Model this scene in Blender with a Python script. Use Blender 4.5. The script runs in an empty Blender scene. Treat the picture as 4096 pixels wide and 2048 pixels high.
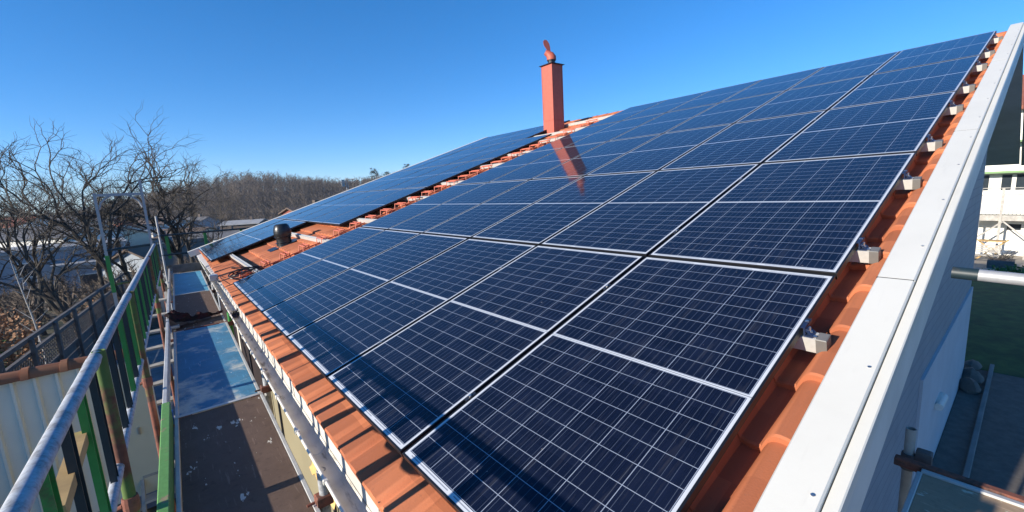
import bpy, math, random
import numpy as np
from mathutils import Vector, Matrix

rng = random.Random(7)
sc = bpy.context.scene
COL = sc.collection

# ------------------------------------------------------------------ camera, sky, sun, exposure
CAM = Vector((-0.6445, -0.5740, 6.6976))
MR = ((0.7697110, -0.1409992, 0.6226268), (-0.6362015, -0.0886854, 0.7664089), (-0.0528451, -0.9860295, -0.1579660))
cd = bpy.data.cameras.new("camera"); cam = bpy.data.objects.new("camera", cd); COL.objects.link(cam)
cam.matrix_world = Matrix(((MR[0][0], -MR[0][1], -MR[0][2], CAM.x), (MR[1][0], -MR[1][1], -MR[1][2], CAM.y),
                           (MR[2][0], -MR[2][1], -MR[2][2], CAM.z), (0, 0, 0, 1)))
cd.sensor_width = 36; cd.sensor_fit = 'HORIZONTAL'; cd.lens = 15.05; cd.clip_start = 0.05; cd.clip_end = 3000
sc.camera = cam
SUN_EL, SUN_PHI = math.radians(17.5), math.radians(6)     # sun stands behind the eave, a little beyond the gable
SD = Vector((-math.cos(SUN_EL) * math.cos(SUN_PHI), math.cos(SUN_EL) * math.sin(SUN_PHI), math.sin(SUN_EL)))
w = bpy.data.worlds.new("World"); sc.world = w; w.use_nodes = True
nt = w.node_tree; nt.nodes.clear()
sky = nt.nodes.new('ShaderNodeTexSky'); sky.sky_type = 'NISHITA'; sky.sun_disc = False
sky.sun_elevation = SUN_EL; sky.sun_rotation = math.atan2(SD.x, SD.y)
sky.altitude = 0; sky.air_density = 0.75; sky.dust_density = 0.0; sky.ozone_density = 4.3
bg = nt.nodes.new('ShaderNodeBackground'); bg.inputs['Strength'].default_value = 0.107
ou = nt.nodes.new('ShaderNodeOutputWorld')
hs = nt.nodes.new('ShaderNodeHueSaturation'); hs.inputs['Saturation'].default_value = 1.22; nt.links.new(sky.outputs[0], hs.inputs['Color'])
tint = nt.nodes.new('ShaderNodeMix'); tint.data_type = 'RGBA'; tint.blend_type = 'MULTIPLY'; tint.inputs[0].default_value = 1.0
tint.inputs[7].default_value = (1.02, 1.24, 1.54, 1); nt.links.new(hs.outputs[0], tint.inputs[6])      # the deep polarised blue of a cold clear day
gm = nt.nodes.new('ShaderNodeGamma'); gm.inputs['Gamma'].default_value = 0.82; nt.links.new(tint.outputs[2], gm.inputs[0]); nt.links.new(gm.outputs[0], bg.inputs[0]); nt.links.new(bg.outputs[0], ou.inputs[0])
sl = bpy.data.lights.new("sun", 'SUN'); sl.energy = 4.5; sl.angle = math.radians(0.5); sl.color = (1.0, 0.90, 0.76)
so = bpy.data.objects.new("sun", sl); COL.objects.link(so); so.rotation_euler = SD.to_track_quat('Z', 'Y').to_euler()
so.location = (-20, 5, 30)
sc.view_settings.view_transform = 'Standard'; sc.view_settings.look = 'None'
sc.view_settings.exposure = 0.85; sc.view_settings.gamma = 1.0
sc.cycles.max_bounces = 6; sc.cycles.diffuse_bounces = 3; sc.cycles.glossy_bounces = 3
sc.cycles.use_denoising = True

# ------------------------------------------------------------------ mesh helpers
class MB:
    def __init__(s): s.v = []; s.f = []; s.m = []
    def add(s, vs, fs, mi=0):
        n = len(s.v); s.v.extend([tuple(p) for p in vs]); s.f.extend([tuple(i + n for i in f) for f in fs]); s.m.extend([mi] * len(fs)); return s
    def box(s, a, b, mi=0, M=None):
        (x0, y0, z0), (x1, y1, z1) = a, b
        vs = [Vector(p) for p in ((x0,y0,z0),(x1,y0,z0),(x1,y1,z0),(x0,y1,z0),(x0,y0,z1),(x1,y0,z1),(x1,y1,z1),(x0,y1,z1))]
        if M is not None: vs = [M @ p for p in vs]
        return s.add(vs, [(0,3,2,1),(4,5,6,7),(0,1,5,4),(1,2,6,5),(2,3,7,6),(3,0,4,7)], mi)
    def bbox(s, a, b, bev=0.006, mi=0, M=None):
        (x0, y0, z0), (x1, y1, z1) = a, b; e = bev          # box with chamfered upper and lower rims
        def ring(d, z): return [(x0+d,y0+d,z),(x1-d,y0+d,z),(x1-d,y1-d,z),(x0+d,y1-d,z)]
        vs = [Vector(p) for p in ring(e,z0)+ring(0,z0+e)+ring(0,z1-e)+ring(e,z1)]
        if M is not None: vs = [M @ p for p in vs]
        fs = [(3,2,1,0),(12,13,14,15)]
        for k in range(3):
            for i in range(4):
                j = (i+1) % 4; fs.append((k*4+i, k*4+j, k*4+4+j, k*4+4+i))
        return s.add(vs, fs, mi)
    def tube(s, pts, r, n=8, caps=True, mi=0, hollow=0):
        pts = [Vector(p) for p in pts]; rs = r if isinstance(r, (list, tuple)) else [r] * len(pts)
        base = len(s.v); prev = None
        for i, p in enumerate(pts):
            d = (pts[min(i+1, len(pts)-1)] - pts[max(i-1, 0)]).normalized()
            if prev is None:
                a = d.orthogonal().normalized()
            else:
                a = (prev - d * prev.dot(d)); a = a.normalized() if a.length > 1e-6 else d.orthogonal().normalized()
            prev = a; b = d.cross(a)
            for k in range(n):
                t = 2 * math.pi * k / n; q = p + (a * math.cos(t) + b * math.sin(t)) * rs[i]; s.v.append(tuple(q))
        for i in range(len(pts)-1):
            for k in range(n):
                k2 = (k+1) % n
                s.f.append((base+i*n+k, base+i*n+k2, base+(i+1)*n+k2, base+(i+1)*n+k)); s.m.append(mi)
        if caps:
            s.f.append(tuple(base+k for k in reversed(range(n)))); s.m.append(mi)
            if not hollow:
                s.f.append(tuple(base+(len(pts)-1)*n+k for k in range(n))); s.m.append(mi)
            else:                                                    # open pipe mouth at the far end
                d = (pts[-1]-pts[-2]).normalized(); o = base+(len(pts)-1)*n
                n2 = len(s.v)
                for dep in (0, -0.12):
                    for k in range(n):
                        c = Vector(s.v[o+k]); s.v.append(tuple(pts[-1] + (c - pts[-1]) * hollow + d * dep))
                for k in range(n):
                    k2 = (k+1) % n
                    s.f.append((o+k, o+k2, n2+k2, n2+k)); s.m.append(mi)
                    s.f.append((n2+k, n2+k2, n2+n+k2, n2+n+k)); s.m.append(mi)
        return s
    def lathe(s, prof, c=(0,0,0), n=20, mi=0):
        base = len(s.v); c = Vector(c)
        for r, z in prof:
            for k in range(n):
                t = 2*math.pi*k/n; s.v.append((c.x+r*math.cos(t), c.y+r*math.sin(t), c.z+z))
        for i in range(len(prof)-1):
            for k in range(n):
                k2=(k+1)%n; s.f.append((base+i*n+k, base+i*n+k2, base+(i+1)*n+k2, base+(i+1)*n+k)); s.m.append(mi)
        s.f.append(tuple(base+k for k in reversed(range(n)))); s.m.append(mi)
        s.f.append(tuple(base+(len(prof)-1)*n+k for k in range(n))); s.m.append(mi)
        return s
    def prism(s, poly, fn, t0, t1, mi=0):
        """poly of (a, b), swept from t0 to t1; fn(a, b, t) -> xyz"""
        n = len(poly); vs = [fn(a, b, t0) for a, b in poly] + [fn(a, b, t1) for a, b in poly]
        fs = [tuple(range(n)), tuple(reversed(range(n, 2*n)))] + [((i+1)%n, i, n+i, n+(i+1)%n) for i in range(n)]
        return s.add(vs, fs, mi)

def obj(name, mb, mat, parent=None, M=None, smooth=False):
    me = bpy.data.meshes.new(name)
    me.from_pydata(mb.v, [], mb.f)
    mats = mat if isinstance(mat, (list, tuple)) else [mat]
    for m in mats: me.materials.append(m)
    if len(mats) > 1: me.polygons.foreach_set('material_index', mb.m)
    if smooth: me.polygons.foreach_set('use_smooth', [True] * len(mb.f))
    me.update()
    import bmesh
    bm = bmesh.new(); bm.from_mesh(me); bmesh.ops.recalc_face_normals(bm, faces=bm.faces); bm.to_mesh(me); bm.free()
    if smooth:
        try: me.set_sharp_from_angle(angle=math.radians(40))
        except Exception: pass
    o = bpy.data.objects.new(name, me); COL.objects.link(o)
    if parent: o.parent = parent
    if M is not None: o.matrix_local = M
    return o
def tag(o, label=None, cat=None, group=None, kind=None):
    if label: o['label'] = label
    if cat: o['category'] = cat
    if group: o['group'] = group
    if kind: o['kind'] = kind
    return o
def thing(name, label, cat, loc=(0,0,0), rot=(0,0,0), group=None):
    o = bpy.data.objects.new(name, None); COL.objects.link(o); o.location = loc; o.rotation_euler = rot
    o.empty_display_size = 0.1
    return tag(o, label, cat, group)
def dup(root, loc=None, rot=None, label=None):
    def cp(o, par):
        c = o.copy(); COL.objects.link(c); c.parent = par
        for ch in list(o.children): cp(ch, c)
        return c
    r = cp(root, None)
    if loc is not None: r.location = loc
    if rot is not None: r.rotation_euler = rot
    if label: r['label'] = label
    return r

# ------------------------------------------------------------------ material helpers
class N:
    def __init__(s, name):
        s.m = bpy.data.materials.new(name); s.m.use_nodes = True; s.t = s.m.node_tree
        s.b = s.t.nodes['Principled BSDF']
    def n(s, typ, **kw):
        x = s.t.nodes.new(typ)
        for k, v in kw.items(): setattr(x, k, v)
        return x
    def l(s, a, b): s.t.links.new(a, b)
    def val(s, x, sock):
        if isinstance(x, (int, float)): sock.default_value = x
        elif isinstance(x, (tuple, list)): sock.default_value = tuple(x) + ((1,) if len(x) == 3 and len(sock.default_value) == 4 else ())
        else: s.l(x, sock)
    def math(s, op, a, b=0.0, c=None):
        x = s.n('ShaderNodeMath', operation=op); s.val(a, x.inputs[0]); s.val(b, x.inputs[1])
        if c is not None: s.val(c, x.inputs[2])
        return x.outputs[0]
    def mix(s, f, a, b, mode='MIX'):
        x = s.n('ShaderNodeMix', data_type='RGBA', blend_type=mode); s.val(f, x.inputs[0]); s.val(a, x.inputs[6]); s.val(b, x.inputs[7]); return x.outputs[2]
    def obj(s): return s.n('ShaderNodeTexCoord').outputs['Object']
    def geo(s): return s.n('ShaderNodeNewGeometry').outputs['Position']
    def sep(s, v): x = s.n('ShaderNodeSeparateXYZ'); s.l(v, x.inputs[0]); return x.outputs
    def mapped(s, v, scale): x = s.n('ShaderNodeMapping'); s.l(v, x.inputs[0]); x.inputs['Scale'].default_value = scale; return x.outputs[0]
    def noise(s, v, scale, detail=4, rough=0.55):
        x = s.n('ShaderNodeTexNoise'); s.l(v, x.inputs['Vector']); x.inputs['Scale'].default_value = scale
        x.inputs['Detail'].default_value = detail; x.inputs['Roughness'].default_value = rough; return x.outputs[0]
    def ramp(s, f, stops):
        x = s.n('ShaderNodeValToRGB'); s.l(f, x.inputs[0]); e = x.color_ramp.elements
        while len(e) < len(stops): e.new(0.5)
        for i, (p, c) in enumerate(stops):
            e[i].position = p; e[i].color = tuple(c) + (1,) if len(c) == 3 else c
        return x.outputs[0]
    def bump(s, h, strength=0.3, dist=0.01):
        x = s.n('ShaderNodeBump'); x.inputs['Strength'].default_value = strength; x.inputs['Distance'].default_value = dist
        s.l(h, x.inputs['Height']); s.l(x.outputs[0], s.b.inputs['Normal'])
    def set(s, col=None, rough=None, metal=None, spec=None, coat=None):
        if col is not None: s.val(col, s.b.inputs['Base Color'])
        if rough is not None: s.val(rough, s.b.inputs['Roughness'])
        if metal is not None: s.val(metal, s.b.inputs['Metallic'])
        if spec is not None: s.val(spec, s.b.inputs['Specular IOR Level'])
        return s.m

def simple(name, c, rough=0.6, metal=0.0, var=0.15, scale=6.0, bump=0.0, spec=None, c2=None, pos=(0.35, 0.7)):
    g = N(name); v = g.obj(); f = g.noise(v, scale, 6, 0.6)
    a = tuple(x * (1 - var) for x in c); b = c2 if c2 else tuple(min(1, x * (1 + var)) for x in c)
    col = g.ramp(f, [(pos[0], a), (pos[1], b)])
    if bump: g.bump(g.noise(v, scale * 4, 5), bump, 0.01)
    return g.set(col, rough, metal, spec)

MT = {}
# terracotta tiles: every tile its own tint, grit and lichen specks (coordinates: x up the slope, y along the eave)
def tile_mat(name, base=(0.50, 0.172, 0.080)):
    g = N(name); v = g.obj(); s = g.sep(v)
    cell = g.n('ShaderNodeCombineXYZ')
    g.l(g.math('FLOOR', g.math('DIVIDE', s[0], 0.36)), cell.inputs[0]); g.l(g.math('FLOOR', g.math('DIVIDE', s[1], 0.4)), cell.inputs[1])
    wn = g.n('ShaderNodeTexWhiteNoise', noise_dimensions='3D'); g.l(cell.outputs[0], wn.inputs[0])
    d = (base[0]*0.74, base[1]*0.70, base[2]*0.72); h = tuple(min(1, x * 1.12) for x in base)
    col = g.ramp(wn.outputs[0], [(0.0, d), (1.0, h)])
    n1 = g.noise(v, 3.0, 6, 0.65); col = g.mix(g.ramp(n1, [(0.4, (0, 0, 0)), (0.75, (0.35,)*3)]), col, (0.40, 0.14, 0.07))
    n3 = g.noise(g.mapped(v, (1.2, 9, 1)), 2.0, 6, 0.65); col = g.mix(g.ramp(n3, [(0.5, (0,)*3), (0.78, (0.45,)*3)]), col, (0.25, 0.105, 0.06))
    n2 = g.noise(v, 60, 3); col = g.mix(g.ramp(n2, [(0.62, (0, 0, 0)), (0.72, (0.35,)*3)]), col, (0.26, 0.12, 0.075))
    g.bump(g.noise(v, 140, 3), 0.25, 0.004)
    return g.set(col, 0.8, 0, 0.25)
MT['tile'] = tile_mat('terracotta_tile')
MT['tile_old'] = tile_mat('weathered_ridge_tile', (0.23, 0.11, 0.06))

# photovoltaic glass: half-cut cells, white grid, thin busbars (x up the slope, y along the eave)
PL, PW = 1.914, 1.042
def pv_mat():
    g = N('photovoltaic_glass'); v = g.obj(); s = g.sep(v)
    y0, p = 0.024, (PW - 0.048) / 6
    yy = g.math('SUBTRACT', s[1], y0)
    def dist(val, pitch):   # distance to nearest multiple of the pitch
        t = g.math('DIVIDE', val, pitch); f = g.math('FRACT', g.math('ADD', t, 0.5)); return g.math('MULTIPLY', g.math('ABSOLUTE', g.math('SUBTRACT', f, 0.5)), pitch)
    dy = dist(yy, p); ly = g.math('LESS_THAN', dy, 0.0014)
    xm = g.math('ABSOLUTE', g.math('SUBTRACT', s[0], PL / 2))
    px = (PL / 2 - 0.034 - 0.011) / 10
    xx = g.math('SUBTRACT', xm, 0.011)
    dx = dist(xx, px); lx = g.math('LESS_THAN', dx, 0.0013)
    mid = g.math('LESS_THAN', xm, 0.0085)
    tape = g.math('LESS_THAN', xm, 0.0022)       # dark ribbon along the middle of the white bar
    rim = g.math('MAXIMUM', g.math('GREATER_THAN', xm, PL / 2 - 0.030), g.math('GREATER_THAN', g.math('ABSOLUTE', g.math('SUBTRACT', s[1], PW / 2)), PW / 2 - 0.021))
    ribbon = g.math('MULTIPLY', g.math('LESS_THAN', g.math('ABSOLUTE', g.math('SUBTRACT', xm, PL / 2 - 0.0215)), 0.0022), g.math('GREATER_THAN', g.math('FRACT', g.math('DIVIDE', s[1], 0.33)), 0.12))
    white = g.math('MAXIMUM', g.math('MAXIMUM', ly, lx), g.math('MAXIMUM', mid, rim))
    bus = g.math('LESS_THAN', dist(g.math('SUBTRACT', yy, p / 10), p / 5), 0.0011)
    cell = g.n('ShaderNodeCombineXYZ'); g.l(g.math('FLOOR', g.math('DIVIDE', s[0], px)), cell.inputs[0]); g.l(g.math('FLOOR', g.math('DIVIDE', yy, p)), cell.inputs[1])
    oi = g.n('ShaderNodeObjectInfo'); g.l(g.math('MULTIPLY', oi.outputs['Random'], 50), cell.inputs[2])
    wn = g.n('ShaderNodeTexWhiteNoise', noise_dimensions='3D'); g.l(cell.outputs[0], wn.inputs[0])
    col = g.ramp(wn.outputs[0], [(0.0, (0.003, 0.005, 0.014)), (1.0, (0.006, 0.009, 0.022))])
    fine = g.noise(g.mapped(v, (3, 900, 1)), 1.0, 2)
    col = g.mix(g.ramp(fine, [(0.4, (0, 0, 0)), (0.8, (0.5,)*3)]), col, (0.016, 0.022, 0.06))
    col = g.mix(g.math('MULTIPLY', bus, 0.13), col, (0.36, 0.43, 0.55))
    col = g.mix(g.math('MAXIMUM', ly, lx), col, (0.27, 0.31, 0.38))
    col = g.mix(g.math('MAXIMUM', mid, rim), col, (0.55, 0.58, 0.62))
    col = g.mix(g.math('MULTIPLY', tape, 0.75), col, (0.08, 0.09, 0.11))
    col = g.mix(g.math('MULTIPLY', ribbon, 0.7), col, (0.10, 0.12, 0.16))
    specks = g.noise(g.mapped(g.geo(), (1, 1, 1)), 38, 2); col = g.mix(g.ramp(specks, [(0.755, (0, 0, 0)), (0.775, (0.6,)*3)]), col, (0.30, 0.27, 0.24))
    g.bump(g.noise(v, 5.0, 2), 0.05, 0.01)
    dust = g.noise(g.geo(), 2.2, 5, 0.6)
    streak = g.noise(g.mapped(v, (0.8, 9, 1)), 3.0, 6, 0.6)
    col = g.mix(g.ramp(streak, [(0.55, (0,)*3), (0.8, (0.10,)*3)]), col, (0.30, 0.28, 0.25))
    rough = g.math('MULTIPLY_ADD', dust, 0.07, 0.035)
    g.b.inputs['IOR'].default_value = 1.38
    return g.set(col, rough, 0, 0.5)
MT['pv'] = pv_mat()
def alu(name, c=(0.72, 0.73, 0.74), rough=0.38, metal=0.85):
    g = N(name); v = g.obj(); f = g.noise(v, 18, 5); col = g.ramp(f, [(0.3, tuple(x*0.86 for x in c)), (0.7, c)])
    return g.set(col, g.math('MULTIPLY_ADD', f, 0.2, rough - 0.1), metal)
MT['frame'] = simple('black_anodised_frame', (0.010, 0.011, 0.014), 0.45, 0.2, 0.1, 8)
MT['rail'] = alu('rail_aluminium', (0.58, 0.58, 0.555), 0.5, 0.3)
MT['steel'] = alu('bolt_steel', (0.62, 0.62, 0.62), 0.3, 0.95)
MT['clamp'] = simple('black_anodised_clamp', (0.025, 0.03, 0.045), 0.4, 0.3)
MT['blackpl'] = simple('black_plastic', (0.012, 0.014, 0.017), 0.35, 0, 0.3, 8, 0.1)
MT['cable'] = simple('black_cable', (0.01, 0.01, 0.012), 0.45)
def red_mat():
    g = N('red_painted_steel'); v = g.obj(); f = g.noise(g.mapped(v, (5, 5, 0.8)), 2.0, 7, 0.65); f2 = g.noise(v, 12, 5)
    col = g.ramp(f2, [(0.3, (0.39, 0.088, 0.056)), (0.7, (0.46, 0.108, 0.068))])
    col = g.mix(g.ramp(f, [(0.52, (0,)*3), (0.78, (0.6,)*3)]), col, (0.24, 0.075, 0.05)); g.bump(f, 0.06, 0.02)
    return g.set(col, 0.6)
MT['redpaint'] = red_mat()
MT['ladder'] = simple('red_ladder_paint', (0.56, 0.15, 0.085), 0.5, 0, 0.15, 10)
def white_mat():
    g = N('white_coated_sheet'); v = g.geo(); f = g.noise(v, 1.6, 7, 0.65); f2 = g.noise(g.mapped(v, (2, 14, 2)), 2.2, 6, 0.6); f3 = g.noise(v, 34, 4, 0.7)
    col = g.ramp(f, [(0.3, (0.64, 0.625, 0.555)), (0.7, (0.70, 0.685, 0.61))])
    col = g.mix(g.ramp(f2, [(0.58, (0,)*3), (0.8, (0.25,)*3)]), col, (0.50, 0.48, 0.42))
    col = g.mix(g.ramp(f3, [(0.72, (0,)*3), (0.76, (0.35,)*3)]), col, (0.40, 0.38, 0.34))
    g.bump(f, 0.12, 0.02); return g.set(col, 0.45)
MT['white'] = white_mat()
MT['whitewood'] = simple('white_painted_wood', (0.66, 0.65, 0.60), 0.6, 0, 0.06, 4, 0.05)
MT['grey'] = simple('dull_grey_board', (0.42, 0.43, 0.44), 0.7, 0, 0.08, 3)
MT['soffit'] = simple('dark_soffit_board', (0.55, 0.62, 0.66), 0.8, 0, 0.1, 2)
def gutter_mat():
    g = N('grimy_gutter_plastic'); v = g.geo(); f = g.noise(v, 5, 7, 0.65); f2 = g.noise(g.mapped(v, (6, 1.2, 6)), 3, 6, 0.6)
    col = g.ramp(f, [(0.3, (0.52, 0.49, 0.42)), (0.7, (0.68, 0.66, 0.60))])
    col = g.mix(g.ramp(f2, [(0.56, (0,)*3), (0.66, (0.8,)*3)]), col, (0.14, 0.12, 0.09))
    return g.set(col, 0.6, 0, 0.3)
MT['gutter'] = gutter_mat()
MT['fascia'] = simple('dusty_white_fascia', (0.50, 0.49, 0.45), 0.65, 0, 0.12, 3, 0.05)
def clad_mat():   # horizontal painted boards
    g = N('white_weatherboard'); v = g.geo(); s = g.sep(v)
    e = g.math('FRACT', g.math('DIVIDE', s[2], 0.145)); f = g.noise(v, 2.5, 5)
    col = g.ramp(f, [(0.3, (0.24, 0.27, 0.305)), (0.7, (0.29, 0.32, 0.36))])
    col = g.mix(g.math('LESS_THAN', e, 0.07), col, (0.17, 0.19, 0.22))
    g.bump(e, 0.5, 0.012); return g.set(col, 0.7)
MT['clad'] = clad_mat()
MT['plaster'] = simple('pale_blue_plaster', (0.48, 0.51, 0.55), 0.85, 0, 0.06, 1.6, 0.15)
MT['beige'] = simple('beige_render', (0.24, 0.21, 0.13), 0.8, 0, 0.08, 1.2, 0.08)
# scaffold
def paint_over(name, paint, under, amount=(0.48, 0.56), scale=5, rough=0.55, metal=0.0, und2=None):
    g = N(name); v = g.geo(); f = g.noise(v, scale, 8, 0.7); f2 = g.noise(v, scale * 5, 4)
    c1 = g.ramp(f2, [(0.3, tuple(x*0.8 for x in paint)), (0.7, paint)]); c2 = g.ramp(f2, [(0.35, und2 or tuple(x*0.6 for x in under)), (0.65, under)])
    m = g.ramp(f, [(amount[0], (0,)*3), (amount[1], (1,)*3)])
    g.bump(f, 0.2, 0.004)
    return g.set(g.mix(m, c1, c2), rough, metal)
MT['galv'] = paint_over('galvanised_tube', (0.46, 0.49, 0.52), (0.33, 0.33, 0.335), (0.47, 0.60), 22, 0.65, 0.15)
MT['rust'] = paint_over('rusty_green_tube', (0.10, 0.17, 0.04), (0.17, 0.065, 0.04), (0.46, 0.58), 4, 0.75)
MT['rustonly'] = paint_over('rusty_tube', (0.24, 0.085, 0.055), (0.11, 0.06, 0.045), (0.5, 0.6), 9, 0.85)
MT['green'] = paint_over('green_painted_bar', (0.035, 0.26, 0.05), (0.10, 0.19, 0.06), (0.60, 0.68), 6, 0.5)
MT['darkgreen'] = paint_over('dark_and_shaded_bar', (0.012, 0.028, 0.036), (0.05, 0.05, 0.045), (0.62, 0.68), 6, 0.5)  # green-black; on the flat bars and the tube end it stands for shade
MT['greenwood'] = paint_over('green_painted_plank', (0.13, 0.33, 0.09), (0.33, 0.28, 0.16), (0.60, 0.64), 7, 0.7)
MT['alutoe'] = simple('grey_toe_plank', (0.56, 0.56, 0.54), 0.45, 0.25, 0.12, 6)
MT['silver'] = paint_over('silver_frame_paint', (0.40, 0.41, 0.42), (0.25, 0.17, 0.12), (0.66, 0.72), 7, 0.5, 0.3)
def deck_mat(name, base, splat, s_pos, patch=None, scale=1.0):
    g = N(name); v = g.geo(); f = g.noise(v, 3.5 * scale, 8, 0.7)
    col = g.ramp(f, [(0.3, tuple(x*0.72 for x in base)), (0.72, base)])
    if patch:
        f2 = g.noise(v, 2.1, 7, 0.62); col = g.mix(g.ramp(f2, [(0.53, (0,)*3), (0.63, (0.95,)*3)]), col, patch)
        f4 = g.noise(v, 6, 6, 0.6); col = g.mix(g.ramp(f4, [(0.56, (0,)*3), (0.70, (0.6,)*3)]), col, (0.10, 0.20, 0.28))
    f3 = g.noise(g.mapped(v, (14, 5, 5)), 1.4, 5, 0.6); col = g.mix(g.ramp(f3, [(s_pos, (0,)*3), (s_pos + 0.02, (1,)*3)]), col, splat)
    sc1 = g.noise(g.mapped(v, (40, 3, 3)), 1.5, 5, 0.7); col = g.mix(g.ramp(sc1, [(0.60, (0,)*3), (0.66, (0.35,)*3)]), col, tuple(min(1, x*1.9+0.05) for x in base))
    sc2 = g.noise(v, 22, 6, 0.7); col = g.mix(g.ramp(sc2, [(0.55, (0,)*3), (0.70, (0.55,)*3)]), col, tuple(x*0.45 for x in base))
    g.bump(g.noise(v, 60, 3), 0.2, 0.003)
    return g.set(col, 0.75, 0, 0.2)
MT['deckbrown'] = deck_mat('brown_plywood_deck', (0.17, 0.115, 0.088), (0.62, 0.58, 0.50), 0.655)
MT['deckblue'] = deck_mat('blue_painted_deck', (0.085, 0.27, 0.44), (0.62, 0.64, 0.62), 0.69, patch=(0.56, 0.57, 0.52))
MT['decklight'] = deck_mat('light_blue_deck', (0.13, 0.42, 0.62), (0.40, 0.60, 0.72), 0.70)
MT['deckworn'] = deck_mat('worn_plywood_deck', (0.50, 0.36, 0.24), (0.66, 0.62, 0.48), 0.64)
MT['wood'] = simple('raw_wood', (0.46, 0.30, 0.12), 0.75, 0, 0.2, 9)
MT['greywood'] = simple('weathered_wood', (0.12, 0.11, 0.105), 0.85, 0, 0.25, 7, 0.2)
MT['palewood'] = simple('pale_weathered_wood', (0.40, 0.38, 0.34), 0.8, 0, 0.2, 7, 0.1)
MT['cladsheet'] = simple('cream_steel_sheet', (0.78, 0.73, 0.62), 0.5, 0.0, 0.05, 1.5)
MT['creamdoor'] = simple('cream_door', (0.62, 0.58, 0.44), 0.55, 0, 0.04, 2)
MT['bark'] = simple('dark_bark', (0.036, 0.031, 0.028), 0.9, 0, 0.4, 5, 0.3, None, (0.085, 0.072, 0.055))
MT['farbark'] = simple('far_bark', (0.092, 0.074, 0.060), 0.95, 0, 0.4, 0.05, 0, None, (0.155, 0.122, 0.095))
MT['palebark'] = simple('birch_bark', (0.42, 0.40, 0.37), 0.9, 0, 0.3, 3)
MT['pine'] = simple('pine_needles', (0.022, 0.045, 0.022), 0.9, 0, 0.4, 1.5)
MT['leafbrown'] = simple('dry_beech_leaves', (0.30, 0.15, 0.07), 0.8, 0, 0.4, 9)
MT['leafgreen'] = simple('evergreen_leaves', (0.06, 0.14, 0.02), 0.6, 0, 0.5, 9)
MT['glass'] = simple('window_glass', (0.03, 0.04, 0.05), 0.08, 0, 0.2, 1)
MT['clothred'] = simple('dark_red_check_cloth', (0.10, 0.010, 0.016), 0.95, 0, 0.6, 14, 0.4, None, (0.010, 0.007, 0.010), (0.42, 0.54))
MT['clothtan'] = simple('tan_lining_cloth', (0.13, 0.085, 0.06), 0.95, 0, 0.4, 14, 0.3)
MT['stone'] = simple('grey_stone', (0.13, 0.115, 0.10), 0.9, 0, 0.3, 4, 0.5)
MT['concrete'] = simple('concrete', (0.20, 0.20, 0.19), 0.9, 0, 0.15, 3, 0.2)
MT['paper'] = simple('brown_wrapping_sheet', (0.60, 0.38, 0.14), 0.7, 0, 0.2, 6, 0.2)

# ------------------------------------------------------------------ frames of reference
TH = math.radians(18.0); ZP = 5.6; CT, ST = math.cos(TH), math.sin(TH)
RROT = (0, -TH, 0)
def RF(v, u, h=0.0): return Vector((v * CT - h * ST, u, ZP + v * ST + h * CT))     # up the slope, along the eave, above the glass
RM = Matrix.Translation((0, 0, ZP)) @ Matrix.Rotation(-TH, 4, 'Y')
PU, PV = 1.06, 1.94                                                                # panel pitch
def rigid(rot, sh, tilt, piv=(-.6, 3, 5.1)):
    c, s = math.cos(rot), math.sin(rot)
    A = Matrix(((c, s, 0, 0), (-s, c, 0, 0), (0, tilt, 1, 0), (0, 0, 0, 1)))
    A[2][2] = 1
    return Matrix.Translation((piv[0]+sh[0], piv[1]+sh[1], piv[2]+sh[2])) @ A @ Matrix.Translation((-piv[0], -piv[1], -piv[2]))
SM = rigid(0.020, (0.095, 0.235, -0.04), -0.010)          # the scaffold stands slightly out of line with the eave
EM = rigid(0.017, (0.082, 0.13, -0.045), -0.005)          # gutter line
def S(x, y, z): return SM @ Vector((x, y, z))

def at_dir(px, py, dist):
    x, y = (px - 2048) / 1712.3, (py - 1024) / 1712.3; d = Vector([MR[i][0]*x + MR[i][1]*y + MR[i][2] for i in range(3)]); k = dist / math.hypot(d.x, d.y); return CAM + d * k
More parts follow.
